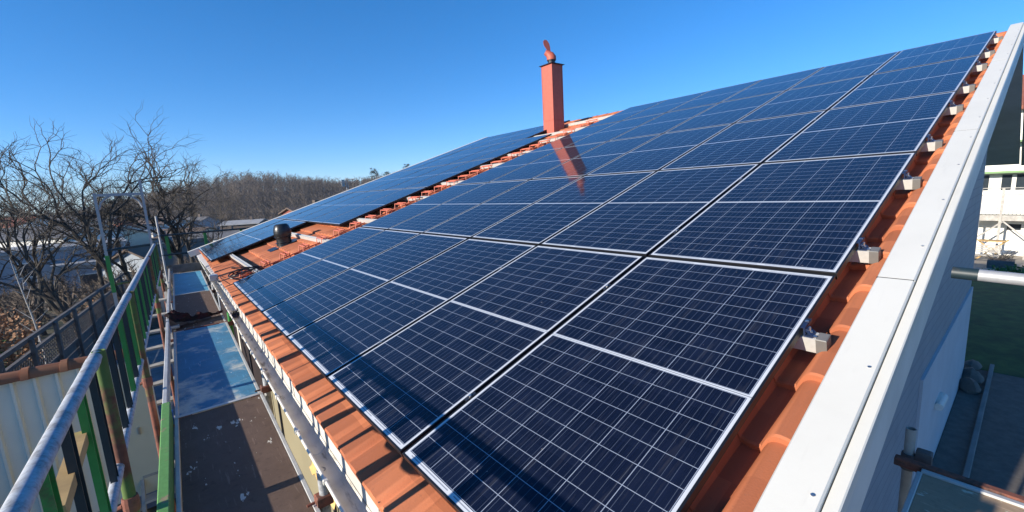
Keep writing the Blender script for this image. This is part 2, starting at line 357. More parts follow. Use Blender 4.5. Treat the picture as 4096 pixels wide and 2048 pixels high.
# ================================================================== THE GROUND
def ss(a, b, x):
    t = np.clip((x - a) / (b - a), 0, 1); return t * t * (3 - 2 * t)
def ground_z(x, y):
    x = np.asarray(x, float); y = np.asarray(y, float)
    z = 2.15 - 1.1 * ss(14, 42, x) * (1 - ss(20, 60, y))
    left = 1 - ss(10, 40, x - 0.25 * y)
    z = z - 9.5 * ss(24, 95, y) * 1.0
    crest = 0.2 + 0.074 * np.clip(x + 60, -40, 230) + 2.0 * np.sin(x * 0.021 + 1) + 1.2 * np.sin(x * 0.057)
    z = z + (crest + 7.3) * ss(125, 262, y)
    z = z + 2.2 * np.sin(x * 0.03) * np.sin(y * 0.026) * ss(40, 90, y)
    z = z - 6 * ss(290, 700, y)
    return z
def build_ground():
    xs = np.unique(np.concatenate([np.linspace(-900, -80, 20), np.linspace(-80, 60, 90), np.linspace(60, 260, 70), np.linspace(260, 1200, 24)]))
    ys = np.unique(np.concatenate([np.linspace(-300, -20, 16), np.linspace(-20, 40, 50), np.linspace(40, 320, 100), np.linspace(320, 1500, 20)]))
    X, Y = np.meshgrid(xs, ys); Z = ground_z(X, Y)
    b = MB(); b.v = list(map(tuple, np.stack([X.ravel(), Y.ravel(), Z.ravel()], 1))); nx = len(xs)
    for j in range(len(ys)-1):
        for i in range(nx-1):
            b.f.append((j*nx+i, j*nx+i+1, (j+1)*nx+i+1, (j+1)*nx+i)); b.m.append(0)
    g = N('garden_and_heath'); v = g.geo(); f = g.noise(v, 0.35, 8, 0.65); f2 = g.noise(v, 6, 5)
    col = g.ramp(f, [(0.30, (0.035, 0.030, 0.020)), (0.48, (0.062, 0.050, 0.030)), (0.60, (0.045, 0.062, 0.018)), (0.78, (0.11, 0.080, 0.048))])
    col = g.mix(0.4, col, g.ramp(f2, [(0.3, (0.022, 0.018, 0.013)), (0.7, (0.12, 0.088, 0.055))]))
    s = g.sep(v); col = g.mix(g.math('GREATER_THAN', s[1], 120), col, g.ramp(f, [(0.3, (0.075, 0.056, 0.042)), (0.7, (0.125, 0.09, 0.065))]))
    g.bump(f2, 0.6, 0.05)
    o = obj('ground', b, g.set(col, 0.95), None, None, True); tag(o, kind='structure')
build_ground()
def gz(x, y): return float(ground_z(x, y))
def sheet(name, poly, mat, lift, nsub=1):
    b = MB(); b.v = [(x, y, gz(x, y) + lift) for x, y in poly]; b.f = [tuple(range(len(poly)))]; b.m = [0]
    return tag(obj(name, b, mat), kind='structure')
def strip_sheet(name, x0, x1, y0, y1, mat, lift, n=24):
    b = MB()
    for i in range(n+1):
        x = x0 + (x1-x0)*i/n
        b.v += [(x, y0, gz(x, y0)+lift), (x, y1, gz(x, y1)+lift)]
        if i: k = 2*i; b.f.append((k-2, k-1, k+1, k)); b.m.append(0)
    return tag(obj(name, b, mat), kind='structure')
strip_sheet('driveway', -12, 12.9, -7, 0.08, simple('dark_asphalt', (0.125, 0.11, 0.095), 0.9, 0, 0.2, 9, 0.4), 0.015)
strip_sheet('lawn', 12.9, 29, -12, 18, simple('winter_lawn', (0.028, 0.095, 0.014), 0.95, 0, 0.5, 3, 0.6, None, (0.05, 0.12, 0.022)), 0.02)
strip_sheet('patio', 29, 39, -14, 18, simple('patio_slabs', (0.34, 0.30, 0.25), 0.9, 0, 0.15, 3, 0.1), 0.03)
strip_sheet('garden_path', -3.2, -0.2, 7.6, 19, simple('blue_grey_planking', (0.16, 0.185, 0.21), 0.8, 0, 0.25, 4, 0.2), 0.02)

# ================================================================== THE HOUSE
house = thing('house', 'white two storey house with orange pantile roof under rows of solar panels', 'house')
U0, U1, VR = -0.165, 13.35, 10.25
def v_front(u): return -0.174 + 0.0145 * u
def tile_roof():
    du = 0.2 / 14; us = np.arange(U0, U1 + 1e-6, du); nu = len(us)
    ph = us / 0.2 * 2 * math.pi
    t = np.mod((us + 0.152) / 0.2, 1.0)                     # each roll rises sharply on its near side and falls away gently
    prof = -0.154 + 0.024 * np.where(t < 0.07, t / 0.07 * 0.62, 0.62 + 0.38 * np.sin((t - 0.07) / 0.30 * math.pi / 2)) * np.where(t < 0.37, 1, 0.5 + 0.5 * np.cos(np.clip((t - 0.37) / 0.60, 0, 1) * math.pi))
    prof = prof - 0.006 * (np.mod(us + 0.152, 0.4) > 0.385)
    tv = np.clip((-0.030 - us) / 0.125, 0, 1); prof = np.where(us < 0.06, np.minimum(prof, -0.185), prof); prof = np.where(us < -0.030, -0.185 + 0.085 * np.sin(np.clip(tv * 1.3, 0, 1) ** 0.55 * math.pi * 0.62), prof)
    vs, fs = [], []
    ncourse = 29; rr = np.random.RandomState(3)
    v0 = v_front(us)
    for k in range(ncourse):
        a0 = v0 + (VR - v0) * k / ncourse; a1 = v0 + (VR - v0) * (k + 1.06) / ncourse
        jit = np.repeat(rr.uniform(-0.004, 0.005, nu // 14 + 2), 14)[:nu]; jv = np.repeat(rr.uniform(-0.006, 0.006, nu // 14 + 2), 14)[:nu]
        base = len(vs)
        rows = [(a0 + jv, (prof + 0.020 + jit - 0.024) if k else prof * 0 - 0.172), (a0 + jv, prof + 0.022 + jit), (a0 + jv + 0.008, prof + 0.029 + jit), (a1, prof - 0.002 + jit * 0.3)]
        for a, h in rows: vs += list(zip(a, us, h))
        for r in range(3):
            o = base + r * nu
            for i in range(nu - 1): fs.append((o+i, o+i+1, o+nu+i+1, o+nu+i))
    b = MB(); b.v = vs; b.f = fs; b.m = [0] * len(fs)
    me = bpy.data.meshes.new('tile_roof'); me.from_pydata(b.v, [], b.f); me.materials.append(MT['tile'])
    me.polygons.foreach_set('use_smooth', [True]*len(fs)); me.update(); me.set_sharp_from_angle(angle=math.radians(42))
    o = bpy.data.objects.new('tile_roof', me); COL.objects.link(o); o.parent = house; o.matrix_local = RM
    return o
roof = tile_roof()
# far slope, soffits and ridge
RX, RZ = RF(VR, 0, -0.15).x, RF(VR, 0, -0.15).z
b = MB(); XE = 15.6; ZE = RZ - (XE - RX) * math.tan(TH)
b.prism([(RX, RZ), (XE, ZE), (XE, ZE - 0.10), (RX, RZ - 0.10)], lambda a, c, t: (a, t, c), U0, U1); obj('far_roof_slope', b, MT['tile_old'], house)
b = MB(); b.prism([(RX, RZ - 0.112), (XE, ZE - 0.112), (XE, ZE - 0.135), (RX, RZ - 0.135)], lambda a, c, t: (a, t, c), -0.248, U1 - 0.1); obj('soffit', b, MT['soffit'], house)
b = MB(); b.prism([(-0.02, 5.6 - 0.02 * math.tan(TH) - 0.215), (RX - 0.05, RZ - 0.05), (RX - 0.05, RZ - 0.075), (-0.02, 5.6 - 0.02 * math.tan(TH) - 0.24)], lambda a, c, t: (a, t, c), -0.248, U1 - 0.1); obj('near_soffit', b, MT['grey'], house)
b = MB(); b.prism([(RX + 0.1, RZ + 0.03), (XE + 0.05, ZE + 0.03), (XE + 0.05, ZE - 0.17), (RX + 0.1, RZ - 0.17)], lambda a, c, t: (a, t, c), -0.335, -0.275); obj('far_bargeboard', b, MT['grey'], house)
for k in range(38):
    pass
b = MB()
for k in range(37):       # half-round ridge tiles, each overlapping the next
    u = U0 + 0.02 + k * 0.365; n = 9; vs = []
    for t, s_ in ((0, 1.0), (0.385, 0.90)):
        for rr_ in (0.125, 0.105):
            for i in range(n):
                a = math.pi * i / (n-1); vs.append((RX + rr_*s_*math.cos(a), u + t, RZ - 0.062 + rr_*s_*math.sin(a)*0.85))
    fs = []
    for i in range(n-1): fs += [(i, i+1, 2*n+i+1, 2*n+i), (n+i, 3*n+i, 3*n+i+1, n+i+1), (i, n+i, n+i+1, i+1)]
    b.add(vs, fs)
ob = obj('ridge_tiles', b, MT['tile'], house, None, True)
# verge: flat white capping, a lower ledge, and the side board
vv0, vv1 = -0.28, VR - 0.12
def VY(y, t): return y + 0.0045 * (t - 1.0)      # the verge runs a hair out of line with the panels
joints = [vv0, 1.98, 4.4, 7.2, vv1]
for a, c in zip(joints[:-1], joints[1:]):
    b = MB(); b.prism([(-0.138, -0.085), (-0.140, -0.020), (-0.145, -0.014), (-0.266, -0.014), (-0.271, -0.020), (-0.271, -0.060), (-0.267, -0.060), (-0.267, -0.085)], lambda y, h, t: (t, VY(y, t), h), a + 0.004, c - 0.004)
    for q in np.arange(a + 0.35, c - 0.1, 0.62): b.lathe([(0.006, -0.0145), (0.006, -0.0115), (0.003, -0.0105)], (q, VY(-0.248, q), 0), 8, 1)
    obj('verge_capping', b, [MT['white'], MT['steel']], house, RM)
for jv_ in joints[1:-1]:
    b = MB(); b.box((jv_ - 0.0038, VY(-0.268, jv_), -0.08), (jv_ + 0.0038, VY(-0.140, jv_), -0.0146)); obj('joint_dark_strip', b, MT['blackpl'], house, RM)  # dark strip added in the gap so the capping joint reads dark
b = MB(); b.prism([(-0.2745, -0.033), (-0.306, -0.033), (-0.310, -0.037), (-0.310, -0.092), (-0.2745, -0.092)], lambda y, h, t: (t, VY(y, t), h), vv0, vv1); obj('verge_ledge', b, MT['white'], house, RM)
b = MB(); b.prism([(-0.260, -0.0935), (-0.304, -0.0935), (-0.304, -0.285), (-0.260, -0.285)], lambda y, h, t: (t, VY(y, t), h), vv0, vv1)
for q in np.arange(0.2, 10, 0.9): b.lathe([(0.006, 0), (0.006, 0.002)], (0, 0, 0), 6)
b.v = b.v; obj('bargeboard', b, MT['whitewood'], house, RM)
# walls
WY = 0.10
def roofz(x): return (5.6 + x * math.tan(TH) - 0.26) if x < RX else (RZ - 0.14 - (x - RX) * math.tan(TH))
b = MB(); xs_ = [0.28, RX, 12.2]; zb = 1.6
poly = [(0.28, zb), (12.2, zb), (12.2, roofz(12.2) - 0.03), (RX, RZ - 0.17), (0.28, roofz(0.28))]
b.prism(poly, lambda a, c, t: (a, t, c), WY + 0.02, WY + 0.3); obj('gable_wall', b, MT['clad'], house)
b = MB(); b.box((6.15, WY - 0.012, 1.5), (12.212, WY + 0.019, 4.15)); obj('plaster_base', b, MT['plaster'], house)
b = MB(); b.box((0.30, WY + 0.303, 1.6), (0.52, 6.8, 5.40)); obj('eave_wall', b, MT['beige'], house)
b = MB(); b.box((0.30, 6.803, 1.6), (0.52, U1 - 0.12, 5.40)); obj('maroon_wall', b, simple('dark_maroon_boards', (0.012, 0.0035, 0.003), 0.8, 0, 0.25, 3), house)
for y in (1.15, 3.55, 5.95, 8.35, 10.75):
    b = MB(); b.box((0.276, y - 0.02, 1.7), (0.2985, y + 0.02, 5.3)); obj('wall_joint_strip', b, MT['clamp'], house)
b = MB(); b.box((12.215, WY + 0.31, 1.0), (12.4, U1 - 0.12, roofz(12.3) - 0.02)); obj('rear_wall', b, MT['plaster'], house)
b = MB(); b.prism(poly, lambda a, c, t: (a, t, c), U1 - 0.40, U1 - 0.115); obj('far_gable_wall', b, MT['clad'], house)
b = MB(); b.prism([(U1 + 0.0, -0.20), (U1 + 0.0, -0.055), (U1 + 0.16, -0.055), (U1 + 0.16, -0.20)], lambda y, h, t: (t, y, h), -0.22, VR); obj('far_verge_board', b, MT['white'], house, RM)
# gutter, its brackets, fascia
b = MB(); gy0, gy1 = -0.62, 13.35; R_ = 0.047; n = 12; pts = []
for i in range(n+1):
    a = math.pi + math.pi * i / n; pts.append((-0.199 + R_ * math.cos(a), 5.345 + R_ * 1.15 * math.sin(a)))
inner = [(-0.199 + (x + 0.199) * 0.955, 5.345 + (z - 5.345) * 0.955) for x, z in pts]
ys_ = np.linspace(gy0, gy1, 30); nn = 2 * (n + 1); vs = []
for y in ys_:
    vs += [(x, y, z) for x, z in pts] + [(x, y, z) for x, z in reversed(inner)]
fs = []
for j in range(len(ys_)-1):
    for i in range(nn):
        i2 = (i+1) % nn; fs.append((j*nn+i, j*nn+i2, (j+1)*nn+i2, (j+1)*nn+i))
fs += [tuple(range(nn)), tuple(reversed(range((len(ys_)-1)*nn, len(ys_)*nn)))]
b.add(vs, fs); gut = obj('gutter', b, MT['gutter'], house, EM, True)
b = MB(); b.tube([(-0.2475, gy0, 5.349), (-0.2475, gy1, 5.349)], 0.0085, 8); obj('gutter_bead', b, MT['white'], gut)
for k in range(23):
    y = -0.4 + k * 0.6; b = MB(); b.bbox((-0.2615, y - 0.016, 5.334), (-0.2370, y + 0.016, 5.3615), 0.004)
    obj('gutter_bracket', b, MT['white'], gut)
for y in (1.75, 4.9, 8.0):
    b = MB(); p2 = [(-0.199 + (x + 0.199) * 0.93, 5.345 + (z - 5.345) * 0.93) for x, z in pts]; p3 = [(-0.199 + (x + 0.199) * 0.952, 5.345 + (z - 5.345) * 0.952) for x, z in pts]
    vs = [(x, y, z) for x, z in p2] + [(x, y + 0.012, z) for x, z in p2]; b.add(vs, [(i, i+1, n+2+i, n+1+i) for i in range(n)]); obj('gutter_joint', b, MT['grey'], gut)
b = MB(); b.box((-0.150, -0.10, 5.20), (-0.126, 13.3, 5.438)); obj('fascia_board', b, MT['fascia'], house, EM)
for k in range(17):       # comb wires that hold the tiles, in front of the fascia
    y = 0.12 + k * 0.8; b = MB(); b.tube([(-0.152, y, 5.33), (-0.154, y + 0.004, 5.41), (-0.155, y - 0.004, 5.47)], 0.0020, 5); obj('tile_clip', b, MT['steel'], house, EM)
b = MB(); b.box((-0.124, -0.08, 5.205), (0.295, 13.2, 5.225)); obj('eave_soffit', b, MT['whitewood'], house, EM)
b = MB(); b.tube([(-0.199, 9.6, 5.30), (-0.19, 9.6, 5.22), (-0.05, 9.62, 5.08), (0.10, 9.64, 4.95), (0.13, 9.64, 4.85), (0.13, 9.64, 2.3)], 0.042, 12); obj('downpipe', b, MT['white'], house, EM, True)
# clutter on the gable wall foot
b = MB(); b.tube([(7.55, 0.045, 3.28), (8.15, 0.045, 3.22)], 0.05, 12); b.box((7.6, 0.05, 3.25), (8.1, 0.098, 3.30))
tag(obj('wall_pipe', b, MT['whitewood'], None, None, True), 'short white pipe fixed to the shaded gable wall above the stones', 'pipe')

# ================================================================== SOLAR PANELS
FT = 0.036
def make_panel():
    t = thing('solar_panel', '', 'solar panel', (0,0,0), RROT, 'solar panels on the orange tile roof')
    b = MB(); lip = 0.009
    for (x0, y0, x1, y1) in ((0, 0, PL, lip), (0, PW - lip, PL, PW), (0, lip + 0.0005, lip, PW - lip - 0.0005), (PL - lip, lip + 0.0005, PL, PW - lip - 0.0005)):
        b.bbox((x0, y0, -FT), (x1, y1, 0.0), 0.0012)
    obj('frame', b, MT['frame'], t)
    b = MB(); b.box((lip + 0.0005, lip + 0.0005, -0.008), (PL - lip - 0.0005, PW - lip - 0.0005, -0.0015)); obj('glass', b, MT['pv'], t)
    for x in (0.20 * PV, 0.765 * PV):
        b = MB(); b.box((x - 0.03, -0.0185, -0.010), (x + 0.03, 0.004, 0.0022)); b.lathe([(0.0075, 0.0025), (0.0075, 0.009), (0.005, 0.010)], (x, -0.009, 0), 8, 1)
        obj('clamp', b, [MT['clamp'], MT['steel']], t)
    return t
ROWN = ['bottom row by the gutter', 'second row up from the gutter', 'middle row', 'second row below the ridge', 'top row under the ridge']
ORD = ['nearest the white verge board', 'second from the white verge board', 'third from the white verge board', 'fourth from the white verge board', 'fifth from the white verge board', 'beside the red roof ladder']
ORB = ['nearest the ladder gap', 'second past the ladder gap', 'third past the ladder gap', 'fourth past the ladder gap', 'fifth past the ladder gap']
proto = make_panel(); first = True
for r in range(5):
    cells = list(range(6)) + {0: [9, 10, 11], 4: [8, 9, 10, 11]}.get(r, [7, 8, 9, 10, 11])
    far0 = {0: 9, 4: 8}.get(r, 7)
    for c in cells:
        lab = ('solar panel in the %s, %s' % (ROWN[r], ORD[c])) if c < 6 else ('far block solar panel, %s, %s' % (ROWN[r], ORB[c - far0]))
        loc = RF(r * PV + 0.013, c * PU + 0.009, rng.uniform(-0.0015, 0.0015))
        if first: proto.location = loc; proto['label'] = lab; first = False
        else: dup(proto, loc, (rng.uniform(-0.0014, 0.0014), -TH + rng.uniform(-0.0014, 0.0014), rng.uniform(-0.0008, 0.0008)), lab)
# mounting rails, ten of them, each running under the whole row; the near ends stick out past the panels
rail_n = ['lower rail of the bottom panel row', 'upper rail of the bottom panel row', 'lower rail of the second row up', 'upper rail of the second row up', 'lower rail of the middle panel row',
          'upper rail of the middle panel row', 'lower rail of the row below the top', 'upper rail of the row below the top', 'lower rail of the top panel row', 'uppermost rail, closest to the ridge']
def make_rail():
    t = thing('mounting_rail', '', 'mounting rail', (0,0,0), RROT, 'aluminium mounting rails under the solar panels')
    L = 12 * PU + 0.06; h0, h1 = -FT - 0.070, -FT - 0.002
    b = MB(); w_ = 0.026
    prof = [(-w_, h0), (w_, h0), (w_, h1), (0.009, h1), (0.009, h1 - 0.012), (-0.009, h1 - 0.012), (-0.009, h1), (-w_, h1)]
    b.prism(prof, lambda a, c, y: (a, y, c), -0.045, L); obj('profile', b, MT['rail'], t)
    b = MB(); b.bbox((-w_ - 0.003, -0.084, h0 - 0.003), (w_ + 0.003, -0.0455, h1 + 0.003), 0.003); b.box((-0.012, -0.0852, h0 + 0.02), (0.012, -0.0842, h0 + 0.03)); obj('end_cap', b, MT['endcap'], t)
    b = MB(); b.box((-0.022, -0.034, h1 + 0.0005), (0.022, 0.0, h1 + 0.008)); b.box((-0.022, -0.008, h1 + 0.008), (0.022, -0.001, 0.004)); b.box((-0.022, -0.008, 0.0042), (0.022, 0.008, 0.008))
    b.add([(-0.02, -0.034, h1 + 0.008), (0.02, -0.034, h1 + 0.008), (0.02, -0.008, h1 + 0.034), (-0.02, -0.008, h1 + 0.034), (-0.02, -0.030, h1 + 0.008), (0.02, -0.030, h1 + 0.008), (0.02, -0.0085, h1 + 0.028), (-0.02, -0.0085, h1 + 0.028)], [(0,1,2,3),(4,7,6,5),(0,4,5,1),(2,6,7,3),(0,3,7,4),(1,5,6,2)])
    ec = obj('end_clamp', b, MT['clampblue'], t)
    b = MB(); b.lathe([(0.009, 0), (0.009, 0.010), (0.004, 0.010), (0.004, 0.030)], (0.0, -0.020, h1 + 0.010), 8); b.lathe([(0.008, 0), (0.008, 0.008)], (-0.012, -0.040, h1), 8); obj('bolt', b, MT['steel'], ec)
    return t
MT['endcap'] = simple('grey_end_cap', (0.17, 0.165, 0.155), 0.5, 0.2)
MT['clampblue'] = simple('dark_blue_clamp', (0.02, 0.035, 0.085), 0.45, 0.3)
rproto = make_rail(); k = 0
for r in range(5):
    for fr in (0.19, 0.755):
        lab = 'aluminium %s, its capped end past the panels' % rail_n[k]
        loc = RF(r * PV + fr * PV, 0, 0)
        if k == 0: rproto.location = loc; rproto['label'] = lab
        else: dup(rproto, loc, None, lab)
        k += 1

# ================================================================== CHIMNEY
CU, CV = 7.73 * PU, 4.44 * PV
p0 = RF(CV, CU, -0.16); cw = 0.41; dz = 0.44
ch = thing('chimney', 'tall square red sheet metal chimney with a dark cap and wind cowl', 'chimney', (p0.x, p0.y, p0.z))
ZT = 10.0 - p0.z
b = MB(); b.bbox((0, 0, -0.05), (cw, cw, 0.40), 0.004); obj('base_casing', b, MT['redpaint'], ch)
b = MB(); b.bbox((0.004, 0.004, 0.403), (cw - 0.004, cw - 0.004, ZT), 0.004); obj('casing', b, MT['redpaint'], ch)
b = MB()
for x in (0.0, cw):
    for z0, z1 in ((0.0, 0.395), (0.41, ZT - 0.01)): b.box((x - 0.006, -0.0045, z0), (x + 0.006, 0.0045, z1)); b.box((-0.0045, x - 0.006, z0), (0.0045, x + 0.006, z1))
b.box((-0.006, -0.006, 0.392), (cw + 0.006, cw + 0.006, 0.4025)); obj('folded_seam', b, MT['redpaint'], ch)
b = MB(); b.box((-0.05, -0.05, ZT + 0.002), (cw + 0.05, cw + 0.05, ZT + 0.016)); obj('cap_plate', b, MT['clamp'], ch)
c_ = cw / 2; b = MB(); b.lathe([(0.10, ZT + 0.018), (0.10, ZT + 0.12), (0.115, ZT + 0.125), (0.115, ZT + 0.15)], (c_, c_, 0), 18); obj('flue_collar', b, MT['blackpl'], ch)
b = MB(); d = Vector((-0.55, 0.45, 0)).normalized()       # cowl: a bent hood that swings with the wind
path = [Vector((c_, c_, ZT + 0.152)), Vector((c_, c_, ZT + 0.22)), Vector((c_, c_, ZT + 0.27)) + d * 0.03, Vector((c_, c_, ZT + 0.33)) + d * 0.10, Vector((c_, c_, ZT + 0.37)) + d * 0.17]
b.tube(path, [0.13, 0.135, 0.12, 0.09, 0.07], 16); cowl = obj('cowl', b, MT['redpaint'], ch, None, True)
b = MB()                                                 # the tail vane of the cowl, an oval sheet on a stalk
ax = (d * 0.42 + Vector((0, 0, 1))).normalized(); o_ = Vector((c_, c_, ZT + 0.28)); side = d.cross(Vector((0, 0, 1))).normalized()
nrm = Vector((-0.2, -0.95, 0.1)).normalized(); wv = ax.cross(nrm).normalized()
outl = [(-0.03, 0.0), (0.03, 0.0), (0.035, 0.12), (0.075, 0.22), (0.095, 0.32), (0.07, 0.42), (0.0, 0.455), (-0.07, 0.42), (-0.095, 0.32), (-0.075, 0.22), (-0.035, 0.12)]
b.prism(outl, lambda a, t, s_: o_ + wv * a + ax * t + nrm * s_, -0.004, 0.004); obj('tail_vane', b, MT['redpaint'], cowl)
b = MB(); b.box((-0.10, -0.06, 0), (0.55, 0.5, 0.012), 0, None); obj('flashing', b, MT['grey'], ch, Matrix.Rotation(-TH, 4, 'Y') @ Matrix.Translation((0, 0, 0.015)))

# ================================================================== ROOF LADDER, VENT, CABLES
ld = thing('roof_ladder', 'red steel roof ladder running up the tiles in the gap between panel blocks', 'ladder', RF(0, 0, 0), RROT)
LU0, LU1 = 6.40 * PU - 0.03, 6.40 * PU + 0.33
nst = 29; lv0 = 0.25; lp = 0.305
for u in (LU0 + 0.04, LU1 - 0.04):
    b = MB(); b.tube([(lv0 - 0.1, u, -0.098), (lv0 + nst * lp, u, -0.098)], 0.011, 8); obj('side_rail', b, MT['ladder'], ld)
for k in range(nst):
    x = lv0 + k * lp; b = MB()
    for dx in (-0.03, 0.03): b.tube([(x + dx, LU0, -0.012), (x + dx, LU1, -0.012)], 0.010, 6)
    for u in (LU0 + 0.04, LU1 - 0.04):
        b.tube([(x + 0.05, u, -0.012), (x - 0.05, u, -0.012), (x - 0.085, u, -0.098)], 0.008, 6); b.tube([(x + 0.03, u, -0.012), (x + 0.02, u, -0.098)], 0.008, 6)
    obj('step', b, MT['ladder'], ld)
vp = RF(0.60 * PV, 8.05 * PU, -0.14)
vt = thing('roof_vent', 'black plastic vent hood standing on the tiles in the panel gap', 'vent', vp); vt.scale = (0.82, 0.82, 0.88)
b = MB(); b.lathe([(0.17, -0.06), (0.165, 0.05), (0.155, 0.14), (0.165, 0.20), (0.185, 0.24), (0.185, 0.30), (0.178, 0.36), (0.155, 0.44), (0.12, 0.475), (0.05, 0.48)], (0, 0, 0), 28); obj('hood', b, MT['blackpl'], vt, Matrix.Rotation(-0.06, 4, 'Y'), True)
b = MB()
for z in (0.065, 0.195, 0.31): b.lathe([(0.178, z), (0.190, z + 0.006), (0.178, z + 0.012)], (0, 0, 0), 28)
obj('rib_ring', b, MT['blackpl'], vt, Matrix.Rotation(-0.06, 4, 'Y'), True)
b = MB(); b.bbox((-0.36, -0.24, 0.012), (0.30, 0.24, 0.035), 0.01); obj('base_flashing', b, MT['blackpl'], vt, Matrix.Rotation(-TH, 4, 'Y'))
def wave_pts(fn, n): return [fn(i / (n - 1)) for i in range(n)]
for i, (off, lab) in enumerate(((0.0, 'black cable lying along the ladder on the tiles'), (0.14, 'second black cable, slack and nearer the red ladder'), (0.22, 'thin black cable against the near panel edge'))):
    r2 = random.Random(40 + i)
    pts_ = [RF(0.10 + 0.30 * k, 6.36 * PU - 0.26 + off * 0.6 + r2.uniform(-0.03, 0.03), -0.095 + 0.01 * i) for k in range(int((7.6 - 3 * i) / 0.30))]
    b = MB(); b.tube(pts_, 0.011 - 0.002 * i, 6); tag(obj('cable', b, MT['cable'], None, None, True), lab, 'cable', 'black cables in the panel gap')
b = MB()
for k in range(5):
    cc = RF(0.20 + 0.02 * k, 6.36 * PU + 0.02 * k, -0.07 + 0.012 * k)
    b.tube([cc + Vector((0.20 * math.cos(t) , 0.16 * math.sin(t), 0.05 + 0.05 * math.sin(t + k))) for t in np.linspace(0, 6.1, 22)], 0.008, 6)
tag(obj('cable_coil', b, MT['cable'], None, None, True), 'loose coil of black cable on the tiles at the panel corner', 'cable coil')
b = MB(); b.tube([RF(0.0, 6.9, -0.10), RF(-0.06, 7.0, 0.02), RF(-0.03, 7.15, 0.04), RF(-0.02, 7.3, -0.02), RF(0.02, 7.6, -0.10)], 0.005, 6)
tag(obj('loose_wire', b, MT['cable'], None, None, True), 'thin black wire bent up over the tile edge', 'wire')
jb = thing('junction_box', 'small grey metal box clipped to the gutter beside the wires', 'junction box', (-0.07, 8.15, 5.40))
b = MB(); b.bbox((-0.06, -0.06, 0), (0.06, 0.09, 0.11), 0.01); obj('box', b, MT['rail'], jb)
b = MB(); b.tube([(0.0, -0.06, 0.02), (0.02, -0.3, 0.03), (-0.03, -0.6, 0.04), (0.03, -0.9, 0.05)], 0.004, 5); b.tube([(0.03, -0.06, 0.05), (0.06, -0.25, 0.0), (0.09, -0.5, 0.08)], 0.004, 5); obj('lead', b, MT['cable'], jb)
b = MB(); r2 = random.Random(5)
for k in range(60):
    c = Vector((r2.gauss(0, 0.03), r2.gauss(0, 0.06), abs(r2.gauss(0.0, 0.02)))); a = Vector((r2.gauss(0,1), r2.gauss(0,1), r2.gauss(0,1))).normalized() * 0.03; c2 = a.orthogonal() * 0.6
    b.add([c - a, c + c2, c + a, c - c2], [(0, 1, 2, 3)])
o = tag(obj('leaf_clump', b, MT['blackpl']), 'dark clump of wet leaves sitting in the gutter', 'leaves'); o.location = EM @ Vector((-0.195, 5.7, 5.32))

# ================================================================== SCAFFOLD ALONG THE EAVE
def rod(p, q, r, n=12, hollow=0): b = MB(); b.tube([p, q], r, n, True, 0, hollow); return b
decks = [('nearest deck of dark brown plywood with white paint splats', 0.15, 3.27, 'deckbrown'), ('worn blue deck with a whitish patch, second along the eave', 3.31, 6.30, 'deckblue'),
         ('brown deck carrying the crumpled dark red cloth', 6.36, 9.42, 'deckbrown'), ('clean light blue deck at the far end of the scaffold', 9.50, 12.95, 'decklight')]
for lab, y0, y1, m in decks:
    t = thing('scaffold_deck', lab, 'scaffold deck', SM @ Vector((-0.56, (y0+y1)/2, 5.1)), (0, 0, -0.02), 'decks of the eave scaffold')
    hl = (y1 - y0) / 2; b = MB(); b.box((-0.283, -hl + 0.03, -0.016), (0.263, hl - 0.03, 0.0)); obj('board', b, MT[m], t)
    b = MB()
    for x in (-0.31, 0.266): b.bbox((x, -hl, -0.05), (x + 0.024, hl, 0.006), 0.003)
    obj('side_frame', b, MT['alutoe'], t)
    for s_ in (-1, 1):
        b = MB(); b.box((-0.31, s_ * (hl - 0.012) - 0.018, 0.0065), (0.29, s_ * (hl - 0.012) + 0.018, 0.010)); b.tube([(-0.2, s_ * (hl + 0.012), -0.01), (0.2, s_ * (hl + 0.012), -0.01)], 0.012, 6)
        obj('end_hook', b, MT['alutoe'] if m != 'deckblue' else MT['rustonly'], t)
toes = [('green painted toe board with flaking paint beside the nearest deck', 0.1, 3.30, 'greenwood', 0.125, 0.05), ('silver grey toe board beside the worn blue deck', 3.34, 6.40, 'alutoe', 0.11, 0.03), ('silver grey toe board beside the brown deck with the cloth', 6.46, 9.4, 'alutoe', 0.11, 0.03), ('narrow dark toe board beside the far light blue deck', 9.5, 12.9, 'palewood', 0.11, 0.03)]
for lab, y0, y1, m, hh, tw in toes:
    b = MB(); b.bbox((-0.93, y0, 5.06), (-0.93 + tw, y1, 5.06 + hh + 0.04), 0.004)
    o = obj('toe_board', b, MT[m], None, SM); tag(o, lab, 'toe board', 'toe boards of the eave scaffold')
    e = MB(); e.box((-0.94, y1 - 0.04, 5.05), (-0.93 + tw + 0.006, y1 + 0.012, 5.15)); obj('end_fitting', e, simple('blue_fitting', (0.03, 0.16, 0.55), 0.5) if 'BF' not in MT else MT['BF'], o)
b = MB(); b.bbox((-0.86, 12.97, 5.08), (-0.26, 13.0, 5.28), 0.004); tag(obj('end_toe_board', b, MT['greywood'], None, SM), 'dark board standing across the far end of the light blue deck', 'toe board')
